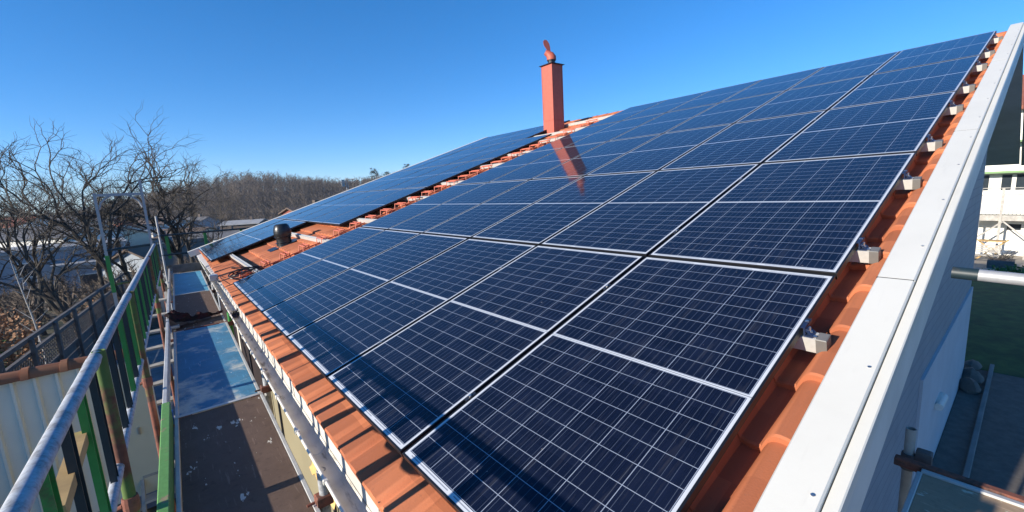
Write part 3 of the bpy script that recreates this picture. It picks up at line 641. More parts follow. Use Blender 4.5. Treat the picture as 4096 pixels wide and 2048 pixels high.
# guard rail frames on the open side
GX = -1.03; ZT_, ZL = 6.06, 5.51
posts_y = [1.84, 3.70, 7.2, 10.4]
bays = [(-0.5, 1.84), (1.84, 3.70), (3.70, 7.2), (7.2, 10.4)]
bay_l = ['guard rail frame nearest the camera with peeling silver top tube', 'second guard rail frame along the deck, four flat bars', 'third guard rail frame with green bars before the far posts', 'farthest guard rail frame of green bars at the deck end']
for (y0, y1), lab in zip(bays, bay_l):
    t = thing('guard_frame', lab, 'guard rail', SM @ Vector((GX, y0, 5.1)), (0, 0, -0.02), 'guard rail frames on the open side of the scaffold')
    Lb = y1 - y0; dz = -0.010
    b = rod((0, 0.02, ZT_ - 5.1), (0, Lb + 0.05, ZT_ - 5.1 + dz * Lb), 0.0245, 14); b.tube([(0, Lb - 0.16, ZT_ - 5.1 + dz * Lb), (0, Lb - 0.05, ZT_ - 5.1 + dz * Lb)], 0.027, 14); obj('top_tube', b, MT['galv'], t, None, True)
    b = rod((0, 0.0, ZL - 5.1), (0, Lb - 0.02, ZL - 5.1 + dz * Lb), 0.021, 12); obj('lower_tube', b, MT['galv'], t, None, True)
    nb = max(4, int(round(Lb / 0.30)))
    for k in range(nb):
        y = (k + 0.5) * Lb / nb; b = MB(); wd = 0.027
        b.prism([(-wd, -0.012), (wd, -0.012), (wd, 0.012), (wd - 0.004, 0.012), (wd - 0.004, -0.008), (-wd + 0.004, -0.008), (-wd + 0.004, 0.012), (-wd, 0.012)],
                lambda a, c, z: (c, y + a, z), ZL - 5.1 + 0.015 + dz * y, ZT_ - 5.1 - 0.018 + dz * y)
        obj('flat_bar', b, MT['green'] if (k + int(y0 * 3)) % 5 in (0, 3) else MT['darkgreen'], t)  # dark bars have the shade on their visible faces put into the colour
for y, lab in zip(posts_y, ['rusty open topped scaffold post in front, between the nearest guard frames', 'green scaffold post, second along the guard rail', 'third scaffold post along the guard rail', 'farthest scaffold post at the end of the guard rail']):
    p = S(GX + 0.012, y + 0.03, 6.085); q = Vector((p.x, p.y, 2.2))
    t = thing('scaffold_post', lab, 'scaffold post', q, (0, 0, 0), 'tube posts of the eave scaffold')
    b = rod((0, 0, 0.05), (0, 0, 2.95), 0.0242, 14); obj('lower_tube', b, MT['rustonly'], t, None, True)
    b = rod((0, 0, 2.95), (0, 0, p.z - 2.2), 0.0250, 16, 0.86); obj('upper_tube', b, MT['rust'], t, None, True)
    b = MB(); b.box((-0.08, -0.08, 0.0), (0.08, 0.08, 0.008)); obj('base_plate', b, MT['rustonly'], t)
    b = MB(); b.lathe([(0.031, 3.03), (0.034, 3.05), (0.034, 3.09), (0.031, 3.11)], (0, 0, 0), 14); b.tube([(-0.03, 0, 3.07), (-0.08, 0.02, 3.05)], 0.012, 8); obj('coupler', b, MT['rustonly'], t)
# inner posts on the house side, with pipe stubs above the deck
for (y, zt, lab) in ((1.50, 5.24, 'short grey pipe stub of the inner post between nearest deck and gutter'), (3.29, 5.26, 'inner pipe stub with a rusty coupler at the corner of the blue deck'), (6.33, 5.20, 'inner pipe stub beside the brown deck corner'), (9.45, 5.20, 'inner pipe stub near the light blue deck corner')):
    p = S(-0.232, y, zt + 0.05); t = thing('inner_post', lab, 'scaffold post', (p.x, p.y, 2.2), (0, 0, 0), 'inner tube posts of the eave scaffold')
    b = rod((0, 0, 0.03), (0, 0, p.z - 2.2), 0.0242, 16, 0.84); obj('tube', b, MT['galv'] if y != 6.33 else MT['green'], t, None, True)
    b = MB(); b.bbox((-0.045, -0.035, p.z - 2.40), (0.035, 0.035, p.z - 2.34), 0.006); b.tube([(-0.05, 0, p.z - 2.37), (-0.09, 0, p.z - 2.37)], 0.008, 8); obj('coupler', b, MT['rustonly'], t)
    b = MB(); b.tube([(-0.02, 0.03, p.z - 2.455), (-0.70, 0.03, p.z - 2.455)], 0.020, 10); obj('transom', b, MT['rustonly'], t)
# end guard rail beyond the house corner
t = thing('end_guard_rail', 'dark cross guard rail with green posts beyond the far house corner', 'guard rail', (0, 14.0, 5.0))
for z, m in ((0.93, 'greywood'), (0.41, 'greywood')):
    b = rod((-0.72, 0, z), (2.6, 0.05, z), 0.024, 10); obj('rail', b, MT['galv'] if z < 0 else MT['darkgreen'], t, None, True)
for x in (-0.56, 0.28, 1.15):
    b = MB(); b.box((x - 0.035, 0.03, 0.30), (x + 0.035, 0.055, 0.93)); obj('flat_post', b, MT['green'], t)
b = rod((-0.70, 0.0, -2.7), (-0.70, 0, 1.45), 0.024, 10); obj('corner_post', b, MT['silver'], t, None, True)
# access tower frame left of the deck
FY = 10.6; t = thing('access_frame', 'tall silver scaffold portal frame with corner braces and ladder treads', 'scaffold frame', (-1.17, FY, 2.2))
for x, zt in ((-0.34, 4.80), (0.34, 5.03)):
    b = MB(); b.bbox((x - 0.021, -0.021, 3.62), (x + 0.021, 0.021, zt), 0.004); obj('post', b, MT['silver'], t)
    b = MB(); b.bbox((x - 0.030, -0.028, 2.90), (x + 0.030, 0.028, 3.617), 0.004); obj('green_post', b, MT['green'], t)
    b = MB(); b.bbox((x - 0.026, -0.026, 0.0), (x + 0.026, 0.026, 2.897), 0.004); obj('lower_post', b, MT['silver'], t)
b = MB(); b.box((-0.318, -0.016, 4.735), (0.318, 0.016, 4.785)); obj('crossbar', b, MT['silver'], t)
for s_ in (-1, 1):
    b = MB(); b.tube([(s_ * 0.31, 0, 4.50), (s_ * 0.27, 0, 4.62), (s_ * 0.19, 0, 4.70), (s_ * 0.12, 0, 4.737)], 0.016, 8); obj('corner_brace', b, MT['silver'], t)
b = MB(); b.tube([(-0.33, 0, 3.72), (0.40, 0, 3.76)], 0.022, 10); obj('guard_bar', b, MT['darkgreen'], t)
b = MB(); b.tube([(-0.33, 0, 3.05), (0.40, 0, 3.10)], 0.020, 10); obj('knee_bar', b, MT['rust'], t)
# slatted stair of the tower: treads climb between two strings
t = thing('stair_flight', 'pale slatted stair climbing between the guard rail and the tower frame', 'stairs', (0, 0, 0))
st0, st1 = Vector((-1.10, 6.9, 2.5)), Vector((-1.02, 10.3, 5.0))
for s_ in (-0.27, 0.27):
    b = MB(); b.tube([st0 + Vector((s_, 0, 0)), st1 + Vector((s_, 0, 0))], 0.03, 4); obj('string', b, MT['palewood'], t)
for k in range(11):
    c = st0.lerp(st1, (k + 0.5) / 11); b = MB(); b.box((c.x - 0.26, c.y - 0.09, c.z - 0.016), (c.x + 0.26, c.y + 0.09, c.z + 0.016)); obj('tread', b, MT['palewood'], t)
# diagonal wooden post leaning at the near guard frame
b = MB(); b.tube([tuple(at_dir(225, 2060, 1.75)), tuple(at_dir(325, 1745, 2.25))], 0.03, 4); tag(obj('timber_stub', b, MT['wood']), 'cut yellow timber leaning outside the nearest guard frame', 'timber')
# crumpled cloth over the toe board
t = thing('work_cloth', 'crumpled dark red and black cloth draped over toe board onto the brown deck', 'cloth', S(-0.86, 6.75, 5.12), (0, 0, -0.02))
r2 = random.Random(12); b = MB(); NS, NT = 44, 18; vs = []
ph = [r2.uniform(0, 6.28) for _ in range(8)]
def crump(a, c): return 0.030 * math.sin(17*a + 2.2*c + ph[0]) + 0.022 * math.sin(31*a - 3.1*c + ph[1]) + 0.017 * math.sin(9*c + 11*a + ph[2]) + 0.010 * math.sin(53*a + 5*c + ph[3])
for i_ in range(NS + 1):
    a = i_ / NS; cx = -0.07 + 0.66 * a; cy = 0.02 + 0.20 * a * a; hw = (0.15 - 0.105 * a ** 0.8) * (1 + 0.25 * math.sin(13 * a + ph[4]) + 0.12 * math.sin(37 * a)); top = (0.17 if a < 0.10 else 0.17 * math.exp(-(a - 0.10) * 5.0) + 0.035) * (1 - 0.75 * max(0, a - 0.75) / 0.25)
    for j_ in range(NT + 1):
        c = -1 + 2 * j_ / NT; z = top * (1 - abs(c) ** 2.6) + crump(a, c) * (1 - 0.55 * a) * (1 - abs(c) ** 6)
        vs.append((cx + 0.02 * math.sin(23 * c + 9 * a + ph[5]), cy + hw * c, max(0.008 if a > 0.12 else -0.06, z)))
b.add(vs, [(p * (NT+1) + q, p * (NT+1) + q + 1, (p+1) * (NT+1) + q + 1, (p+1) * (NT+1) + q) for p in range(NS) for q in range(NT)]); obj('sleeve', b, MT['clothred'], t, None, True)
b = MB(); vs = []
for i_ in range(15):
    for j_ in range(9):
        a, c = i_ / 14, -1 + j_ / 4; vs.append((-0.05 + 0.36 * a, -0.155 + 0.055 * c * (1 - 0.6 * a) + 0.06 * a, max(0.007 if a > .12 else -0.05, (0.11 * math.exp(-4 * a)) * (1 - c * c) + 0.016 * math.sin(21 * a + 4 * c) + 0.012)))
b.add(vs, [(p*9+q, p*9+q+1, (p+1)*9+q+1, (p+1)*9+q) for p in range(14) for q in range(8)]); obj('lining', b, MT['clothtan'], t, None, True)
b = MB(); b.box((-0.07, -0.28, 0.004), (0.06, -0.16, 0.03)); obj('folded_edge', b, MT['palewood'], t)

# ================================================================== SCAFFOLD ON THE GABLE SIDE
t = thing('gable_deck', 'worn tan plywood scaffold deck below the white verge, half in sunlight', 'scaffold deck', (0, 0, 5.0))
b = MB(); b.box((-1.5, -1.06, -0.02), (2.44, -0.31, 0.0)); obj('board', b, MT['deckworn'], t)
b = MB(); b.bbox((2.442, -1.07, -0.05), (2.475, -0.30, 0.012), 0.003); b.bbox((-1.5, -0.308, -0.05), (2.44, -0.285, 0.006), 0.003); obj('edge_frame', b, MT['alutoe'], t)
b = MB(); b.bbox((2.48, -1.25, -0.03), (2.53, -0.18, 0.02), 0.006); obj('ledger', b, MT['rustonly'], t)
t = thing('gable_post', 'stubby dark scaffold post with coupler at the shaded gable wall', 'scaffold post', (2.62, -0.225, 2.1))
b = rod((0, 0, 0), (0, 0, 3.06), 0.0245, 16, 0.84); obj('tube', b, MT['palewood'], t, None, True)
b = MB(); b.bbox((-0.02, -0.10, 2.80), (0.04, -0.03, 2.94), 0.008); b.lathe([(0.033, 2.80), (0.035, 2.82), (0.035, 2.88), (0.033, 2.90)], (0, 0, 0), 14); obj('coupler', b, MT['greywood'], t)
b = rod((1.965, -0.372, 6.235), (1.93, -2.6, 6.17), 0.0245, 18); tb = obj('scaffold_tube', b, MT['silver'], None, None, True)
tag(tb, 'silver scaffold tube sticking out sideways below the white verge board', 'scaffold tube')
b = MB(); b.tube([(1.9655, -0.372, 6.235), (1.9640, -0.45, 6.2328)], 0.0258, 18, False); obj('tube_end_shadow', b, MT['darkgreen'], tb, None, True)  # dark band over the near end, the verge board's shadow put into colour
b = MB(); vs = []; r2 = random.Random(9)
for i in range(9):
    for j in range(9): vs.append((0.10 + 0.022*i, 2.75 + 0.09*j, 4.25 + 0.05*i + r2.uniform(-0.04, 0.04)))
b.add(vs, [(i*9+j, i*9+j+1, i*9+10+j, i*9+9+j) for i in range(8) for j in range(8)])
tag(obj('wrapping_sheet', b, MT['paper'], None, None, True), 'crumpled golden brown sheet caught between scaffold deck and house wall', 'sheet')

# ================================================================== STONES, KERB PIPE ON THE SHADED SIDE
for i, (x, y, r) in enumerate(((11.5, -0.05, 0.20), (12.1, -0.04, 0.24), (12.8, 0.0, 0.19))):
    b = MB(); r2 = random.Random(i); vs = []; fs = []; nu, nv = 10, 6
    for j in range(nv+1):
        for k in range(nu):
            th, ph = math.pi*j/nv, 2*math.pi*k/nu; q = r * (1 + 0.2*math.sin(2*ph+i) * math.sin(th) + 0.1*math.cos(3*th+i)) * r2.uniform(0.90, 1.08)
            vs.append((q*1.2*math.sin(th)*math.cos(ph), q*0.85*math.sin(th)*math.sin(ph), q*0.7*math.cos(th)))
    for j in range(nv):
        for k in range(nu): fs.append((j*nu+k, j*nu+(k+1)%nu, (j+1)*nu+(k+1)%nu, (j+1)*nu+k))
    b.add(vs, fs); o = obj('boulder', b, MT['stone'], None, None, True); o.location = (x, y, gz(x, y) + 0.10)
    tag(o, ['smallish rounded stone nearest the camera at the gable wall foot', 'largest rounded stone in the middle at the gable wall foot', 'farthest rounded stone at the house corner by the lawn'][i], 'stone', 'stones at the foot of the gable wall')
b = MB(); b.bbox((5.0, -0.32, 2.12), (13.3, -0.25, 2.22), 0.01); tag(obj('kerb', b, MT['concrete']), 'pale straight kerb along the dark driveway below the gable wall', 'kerb')

# ================================================================== CLAD WALL WITH TILE COPING ON THE LEFT
t = thing('clad_wall', 'cream ribbed sheet wall with orange ridge tiles and cream door', 'wall', (0, 7.3, 2.15))
b = MB(); x = -6.0; prof = []
while x < -1.52:
    prof += [(x, 0.0), (x + 0.125, 0.0), (x + 0.14, -0.042), (x + 0.165, -0.042), (x + 0.18, 0.0)]; x += 0.195
poly = prof + [(x, 0.0), (x, 0.10), (-6.0, 0.10)]
vs = [(a, c, 0.42) for a, c in poly] + [(a, c, 2.52) for a, c in poly]; n = len(poly)
b.add(vs, [((i+1)%n, i, n+i, n+(i+1)%n) for i in range(n)]); obj('ribbed_sheet', b, MT['cladsheet'], t)
b = MB(); b.box((-6.0, 0.005, 0.0), (-1.50, 0.10, 0.418)); obj('plinth', b, MT['greywood'], t)
b = MB(); b.bbox((-1.47, -0.01, 0.42), (-1.12, 0.05, 2.35), 0.006); dr = obj('door', b, MT['creamdoor'], t)
b = MB(); b.box((-1.30, -0.03, 1.35), (-1.275, -0.0105, 1.45)); obj('handle', b, MT['steel'], dr)
b = MB(); b.box((-1.115, -0.02, 0.40), (-1.05, 0.06, 2.42)); b.box((-1.5, -0.018, 2.352), (-1.117, 0.06, 2.42)); obj('door_frame', b, MT['white'], t)
for k in range(14):
    x0 = -6.0 + k * 0.345; nn = 9; vs = []
    if x0 > -1.3: break
    for tt, sc_ in ((0, 1.0), (0.30, 0.90), (0.305, 1.08), (0.375, 1.12)):
        for i in range(nn):
            a = math.pi * i / (nn-1); vs.append((x0 + tt, 0.05 + 0.13*sc_*math.cos(a), 2.505 + 0.115*sc_*math.sin(a)))
    b = MB(); b.add(vs, [(j*nn+i, j*nn+i+1, (j+1)*nn+i+1, (j+1)*nn+i) for j in range(3) for i in range(nn-1)] + [tuple(range(nn)), tuple(range(3*nn, 4*nn))])
    obj('coping_tile', b, MT['tile_old'], t, None, True)

# ================================================================== FENCE
f0, f1 = Vector((-4.05, 5.2, 0)), Vector((-2.05, 24.0, 0))
dirf = (f1 - f0).normalized(); Lf = (f1 - f0).length; ang = math.atan2(dirf.y, dirf.x)
t = thing('lattice_fence', 'dark wooden garden fence, lattice above boards, running behind the clad wall', 'fence', (f0.x, f0.y, 2.15), (0, 0, ang))
for z, hh in ((1.80, 0.085), (1.50, 0.08), (0.98, 0.06)):
    b = MB(); b.box((0, -0.035, z), (Lf, 0.035, z + hh)); obj('rail', b, MT['greywood'], t)
for k in range(4):
    b = MB(); b.box((0, 0.012, 0.06 + 0.235*k), (Lf, 0.034, 0.06 + 0.235*k + 0.222)); obj('plank', b, MT['greywood'], t)
npst = 13
for k in range(npst):
    x = k * Lf / (npst - 1); b = MB(); b.bbox((x - 0.06, -0.10, 0), (x + 0.06, -0.036, 1.86), 0.005); obj('post', b, MT['greywood'], t)
b = MB()
for k in range(int(Lf / 0.14)):
    x = k * 0.14
    for s_, yo in ((1, -0.012), (-1, 0.0)):
        xa, xb = (x, x + 0.46) if s_ > 0 else (x + 0.46, x)
        if max(xa, xb) < Lf:
            dx_ = 0.016; b.add([(xa - dx_, yo, 1.03), (xa + dx_, yo, 1.03), (xb + dx_, yo, 1.52), (xb - dx_, yo, 1.52), (xa - dx_, yo + 0.009, 1.03), (xa + dx_, yo + 0.009, 1.03), (xb + dx_, yo + 0.009, 1.52), (xb - dx_, yo + 0.009, 1.52)],
                  [(0,1,2,3),(7,6,5,4),(0,4,5,1),(1,5,6,2),(2,6,7,3),(3,7,4,0)])
obj('lattice', b, MT['greywood'], t)

# ================================================================== TREES
def tree_mesh(seed, H, trunk_r, lean=(0, 0), spread=0.62, levels=5, fork=0.3, twig=1.0):
    r = random.Random(seed); T, C = MB(), MB()
    def seg(mb, p, d, L, r0, r1, sides, wob):
        n = 4 if L > 0.6 else 3; pts = [p.copy()]; q = p.copy(); dd = d.copy()
        for i in range(n):
            dd = (dd + Vector((r.gauss(0, wob), r.gauss(0, wob), r.gauss(0, wob * 0.7) + 0.03))).normalized(); q = q + dd * (L / n); pts.append(q.copy())
        mb.tube(pts, [r0 + (r1 - r0) * i / n for i in range(n + 1)], sides, False); return pts, dd
    def grow(p, d, L, rad, lev):
        mb = T if lev == 0 else C
        pts, dd = seg(mb, p, d, L, rad, rad * (0.70 if lev < levels else 0.4), max(3, 8 - 2 * lev), 0.10 + 0.045 * lev)
        if lev >= levels: return
        nch = r.choice((2, 3)) if lev else r.choice((3, 4))
        for k in range(nch):
            a = r.uniform(0, 6.283); tilt = r.uniform(0.35, 0.85) * (1.0 if k else 0.55) * spread / 0.62
            o = dd.orthogonal().normalized(); o2 = dd.cross(o); nd = (dd * math.cos(tilt) + (o * math.cos(a) + o2 * math.sin(a)) * math.sin(tilt)); nd = (nd + Vector((0, 0, 0.10))).normalized()
            grow(pts[-1], nd, L * r.uniform(0.62, 0.86), rad * r.uniform(0.50, 0.68), lev + 1)
        for q in pts[1:-1]:
            if lev >= 1 and r.random() < 0.85 * twig:
                a = r.uniform(0, 6.283); o = dd.orthogonal().normalized(); o2 = dd.cross(o); nd = (dd * 0.45 + (o * math.cos(a) + o2 * math.sin(a)) * 0.9).normalized()
                grow(q, nd, L * r.uniform(0.35, 0.6), rad * 0.36, max(lev + 2, levels - 1))
    d0 = Vector((lean[0], lean[1], 1)).normalized()
    grow(Vector((0, 0, 0)), d0, H * fork, trunk_r, 0)
    return T, C
def bare_tree(x, y, H, tr, seed, label, lean=(0,0), spread=0.62, levels=5, fork=0.30, z=None, mat='bark'):
    z = gz(x, y) - 0.1 if z is None else z
    t = thing('bare_tree', label, 'tree', (x, y, z), (0, 0, 0), 'bare trees beyond the fence')
    T, C = tree_mesh(seed, H, tr, lean, spread, levels, fork)
    zm = max([v[2] for v in C.v] or [1]); k = H / zm
    T.v = [(a*k, b_*k, c*k) for a, b_, c in T.v]; C.v = [(a*k, b_*k, c*k) for a, b_, c in C.v]
    obj('trunk', T, MT[mat], t, None, True); obj('crown', C, MT[mat], t, None, True); return t
bare_tree(-2.05, 21.4, 8.8, 0.13, 14, 'tallest bare tree, dark and wide branching, above the portal frame', (-0.16, 0), 0.58, 6, 0.28)
bare_tree(-1.75, 23.4, 7.2, 0.11, 11, 'upright bare tree behind the portal frame opening', (0.02, 0), 0.5, 6, 0.30)
bare_tree(-0.25, 25.4, 7.6, 0.12, 26, 'bare tree with pale forked trunk right of the portal frame', (0.0, 0), 0.66, 6, 0.22)
bare_tree(1.55, 31.3, 6.3, 0.09, 31, 'small bare tree standing alone before the wooded hill', (0.02, 0), 0.6, 6, 0.30)
bare_tree(-2.9, 19.2, 6.4, 0.11, 44, 'bare tree leaning left across the valley houses', (-0.32, 0), 0.6, 6, 0.36)
bare_tree(-3.9, 23.1, 6.6, 0.11, 58, 'leftmost bare tree, leaning out of the picture', (-0.16, 0), 0.55, 6, 0.34)
bare_tree(-4.9, 20.0, 5.4, 0.08, 76, 'low bare tree at the left picture edge over the fence', (-0.18, 0), 0.7, 6, 0.30)
bare_tree(-2.75, 22.5, 6.9, 0.10, 82, 'bare tree just left of the portal frame post', (-0.05, 0), 0.6, 6, 0.32)
bare_tree(0.35, 28.5, 6.6, 0.10, 91, 'bare tree between the pale forked tree and the small lone one', (0.05, 0), 0.62, 6, 0.26)
bare_tree(-5.2, 26.5, 7.2, 0.11, 97, 'bare tree farthest back on the left, behind the brown shrub', (-0.04, 0), 0.6, 6, 0.3)
# young staked sapling by the fence, leafy shrubs
t = thing('sapling', 'thin pale sapling stem rising behind the lattice fence', 'tree', (-3.55, 16.0, 2.1))
b = MB(); b.tube([(0, 0, 0), (0.03, 0, 0.9), (-0.02, 0, 1.8), (-0.12, 0, 2.8), (-0.18, 0, 3.5)], [0.022, 0.02, 0.017, 0.012, 0.006], 7, False); obj('trunk', b, MT['palebark'], t, None, True)
b = MB(); r2 = random.Random(4)
for k in range(16):
    z = 1.2 + k * 0.13; a = r2.uniform(0, 6.28); b.tube([(-0.05 * z / 2, 0, z), (0.35 * math.cos(a) - 0.05, 0.35 * math.sin(a), z + 0.3)], [0.008, 0.003], 4, False)
obj('crown', b, MT['palebark'], t)
def leafy(name, label, x, y, z, rx, ry, rz, n, size, mat, seed):
    t = thing(name, label, 'shrub', (x, y, z)); r = random.Random(seed); b = MB(); cl = [Vector((r.uniform(-.7,.7)*rx, r.uniform(-.7,.7)*ry, r.uniform(0.2,.95)*rz)) for _ in range(16)]
    for k in range(n):
        c = r.choice(cl); q = c + Vector((r.gauss(0, rx*0.2), r.gauss(0, ry*0.2), r.gauss(0, rz*0.13))); a = Vector((r.gauss(0,1), r.gauss(0,1), r.gauss(0,1))).normalized() * size * r.uniform(.6, 1.2); c2 = a.orthogonal() * 0.55
        b.add([q - a, q + c2, q + a, q - c2], [(0, 1, 2, 3)])
    obj('foliage', b, MT[mat], t); b = MB()
    for c in cl: b.tube([(0, 0, 0), tuple(c * 0.5 + Vector((0, 0, 0.05))), tuple(c)], [0.02, 0.012, 0.005], 4, False)
    obj('stem', b, MT['bark'], t)
leafy('beech_shrub', 'shrub with dry brown leaves behind the lattice fence', -4.55, 18.6, 2.0, 0.75, 1.3, 1.9, 1100, 0.055, 'leafbrown', 1)
leafy('evergreen_shrub', 'bright green shrub low at the left picture edge', -5.3, 18.0, 2.0, 0.6, 0.9, 1.2, 700, 0.07, 'leafgreen', 2)
leafy('bramble_shrub', 'tangled dull shrub beyond the fence under the trees', -2.6, 24.5, 1.9, 1.1, 1.6, 1.2, 700, 0.05, 'leafbrown', 3)

# the wood on the hill: a mass of bare crowns nobody could count
def wood(name, n, seed, area, hs, mat, per=16, w=0.035, pw=0.8):
    r = np.random.RandomState(seed)
    xs = r.uniform(area[0], area[1], n); ys = area[2] + (area[3]-area[2]) * r.uniform(0, 1, n) ** pw; zs = ground_z(xs, ys) - 0.3
    H = r.uniform(hs[0], hs[1], n) * (1 + 0.25*np.sin(xs*0.05)) * r.uniform(0.7, 1.15, n)
    p = np.stack([xs, ys, zs], 1); top = p + np.stack([r.normal(0, 0.4, n), r.normal(0, 0.4, n), H], 1)
    P, Q, Wd = [p], [top], [np.full(n, 0.13)]
    t = r.uniform(0.22, 0.95, (n, per)); a = r.uniform(0, 6.28, (n, per)); L = H[:, None] * 0.42 * (1.15 - t) ** 0.6 * r.uniform(.6, 1.2, (n, per))
    b0 = p[:, None] + (top - p)[:, None] * t[..., None]
    e = b0 + np.stack([np.cos(a) * L * 0.75, np.sin(a) * L * 0.75, L * r.uniform(.35, .95, (n, per))], -1)
    P.append(b0.reshape(-1, 3)); Q.append(e.reshape(-1, 3)); Wd.append(np.full(n * per, w * 1.6))
    for _ in range(2):
        f = r.uniform(.3, .95, (n, per, 1)); c = b0 + (e - b0) * f
        d = np.stack([r.normal(0, .3, (n, per)), r.normal(0, .3, (n, per)), r.uniform(.1, .6, (n, per))], -1) * L[..., None] * 0.6
        P.append(c.reshape(-1, 3)); Q.append((c + d).reshape(-1, 3)); Wd.append(np.full(n * per, w))
    P, Q, Wd = np.concatenate(P), np.concatenate(Q), np.concatenate(Wd); d = Q - P
    s1 = np.cross(d, [0.3, 0.2, 1.0]); s1 /= np.linalg.norm(s1, axis=1)[:, None] + 1e-9; s2 = np.cross(d, s1); s2 /= np.linalg.norm(s2, axis=1)[:, None] + 1e-9
    V = np.stack([P + s1 * Wd[:, None], P + (-0.5*s1 + 0.87*s2) * Wd[:, None], P + (-0.5*s1 - 0.87*s2) * Wd[:, None], Q], 1).reshape(-1, 3)
    m = len(P); k = np.arange(m)[:, None] * 4; F = np.concatenate([k + [0, 1, 3], k + [1, 2, 3], k + [2, 0, 3]]).astype(np.int32)
    me = bpy.data.meshes.new(name); me.vertices.add(len(V)); me.vertices.foreach_set('co', V.ravel().astype(np.float32))
    me.loops.add(F.size); me.loops.foreach_set('vertex_index', F.ravel()); me.polygons.add(len(F)); me.polygons.foreach_set('loop_start', np.arange(len(F), dtype=np.int32) * 3)
    me.update(calc_edges=True); me.materials.append(mat); o = bpy.data.objects.new(name, me); COL.objects.link(o)
    return tag(o, kind='stuff')
WA = (-75, 210)
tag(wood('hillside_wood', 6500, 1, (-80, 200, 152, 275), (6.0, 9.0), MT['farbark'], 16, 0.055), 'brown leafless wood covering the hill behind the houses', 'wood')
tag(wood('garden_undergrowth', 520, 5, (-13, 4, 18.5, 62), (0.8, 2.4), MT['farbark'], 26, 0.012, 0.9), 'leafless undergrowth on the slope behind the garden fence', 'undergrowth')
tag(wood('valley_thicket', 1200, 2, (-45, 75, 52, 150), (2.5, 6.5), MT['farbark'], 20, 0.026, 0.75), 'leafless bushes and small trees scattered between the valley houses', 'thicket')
def pine(x, y, H, seed, label, zoff=0):
    t = thing('pine_tree', label, 'tree', (x, y, gz(x, y) + zoff), (0, 0, 0), 'pines on the hill crest'); r = random.Random(seed)
    b = MB(); b.tube([(0, 0, 0), (0.1, 0, H * 0.95)], [0.18, 0.05], 7, False); obj('trunk', b, MT['farbark'], t)
    b = MB()
    for k in range(26):
        f = r.uniform(0.42, 1.0); a = r.uniform(0, 6.28); L = H * 0.26 * (1.15 - f) ** 0.5 * r.uniform(.6, 1.1); c = Vector((L * math.cos(a), L * math.sin(a), H * f + r.uniform(-.2, .3)))
        for _ in range(36):
            q = c + Vector((r.gauss(0, .42), r.gauss(0, .42), r.gauss(0, .2))) ; n_ = Vector((r.gauss(0,1), r.gauss(0,1), r.gauss(0,.6))).normalized() * 0.30; c2 = n_.orthogonal().normalized() * 0.10
            b.add([q - n_, q + c2, q + n_, q - c2], [(0, 1, 2, 3)])
    obj('crown', b, MT['pine'], t)
for i, (px, py, D_, H, lab) in enumerate(((1492, 675, 230, 11, 'dark pine standing clear above the hill crest'), (1545, 690, 240, 8, 'lower pine just right of the clear standing pine'), (1625, 655, 235, 10, 'wide dark pine right on the hill crest by the roof edge'), (700, 770, 225, 8, 'round dark evergreen above the small bare tree'), (470, 775, 240, 8, 'dark evergreen on the crest behind the portal frame'), (60, 815, 250, 8, 'dark evergreen at the left end of the hill crest'))):
    p = at_dir(px, py, D_); pine(p.x, p.y, H, i, lab, (p.z - H) - gz(p.x, p.y) if True else 0)

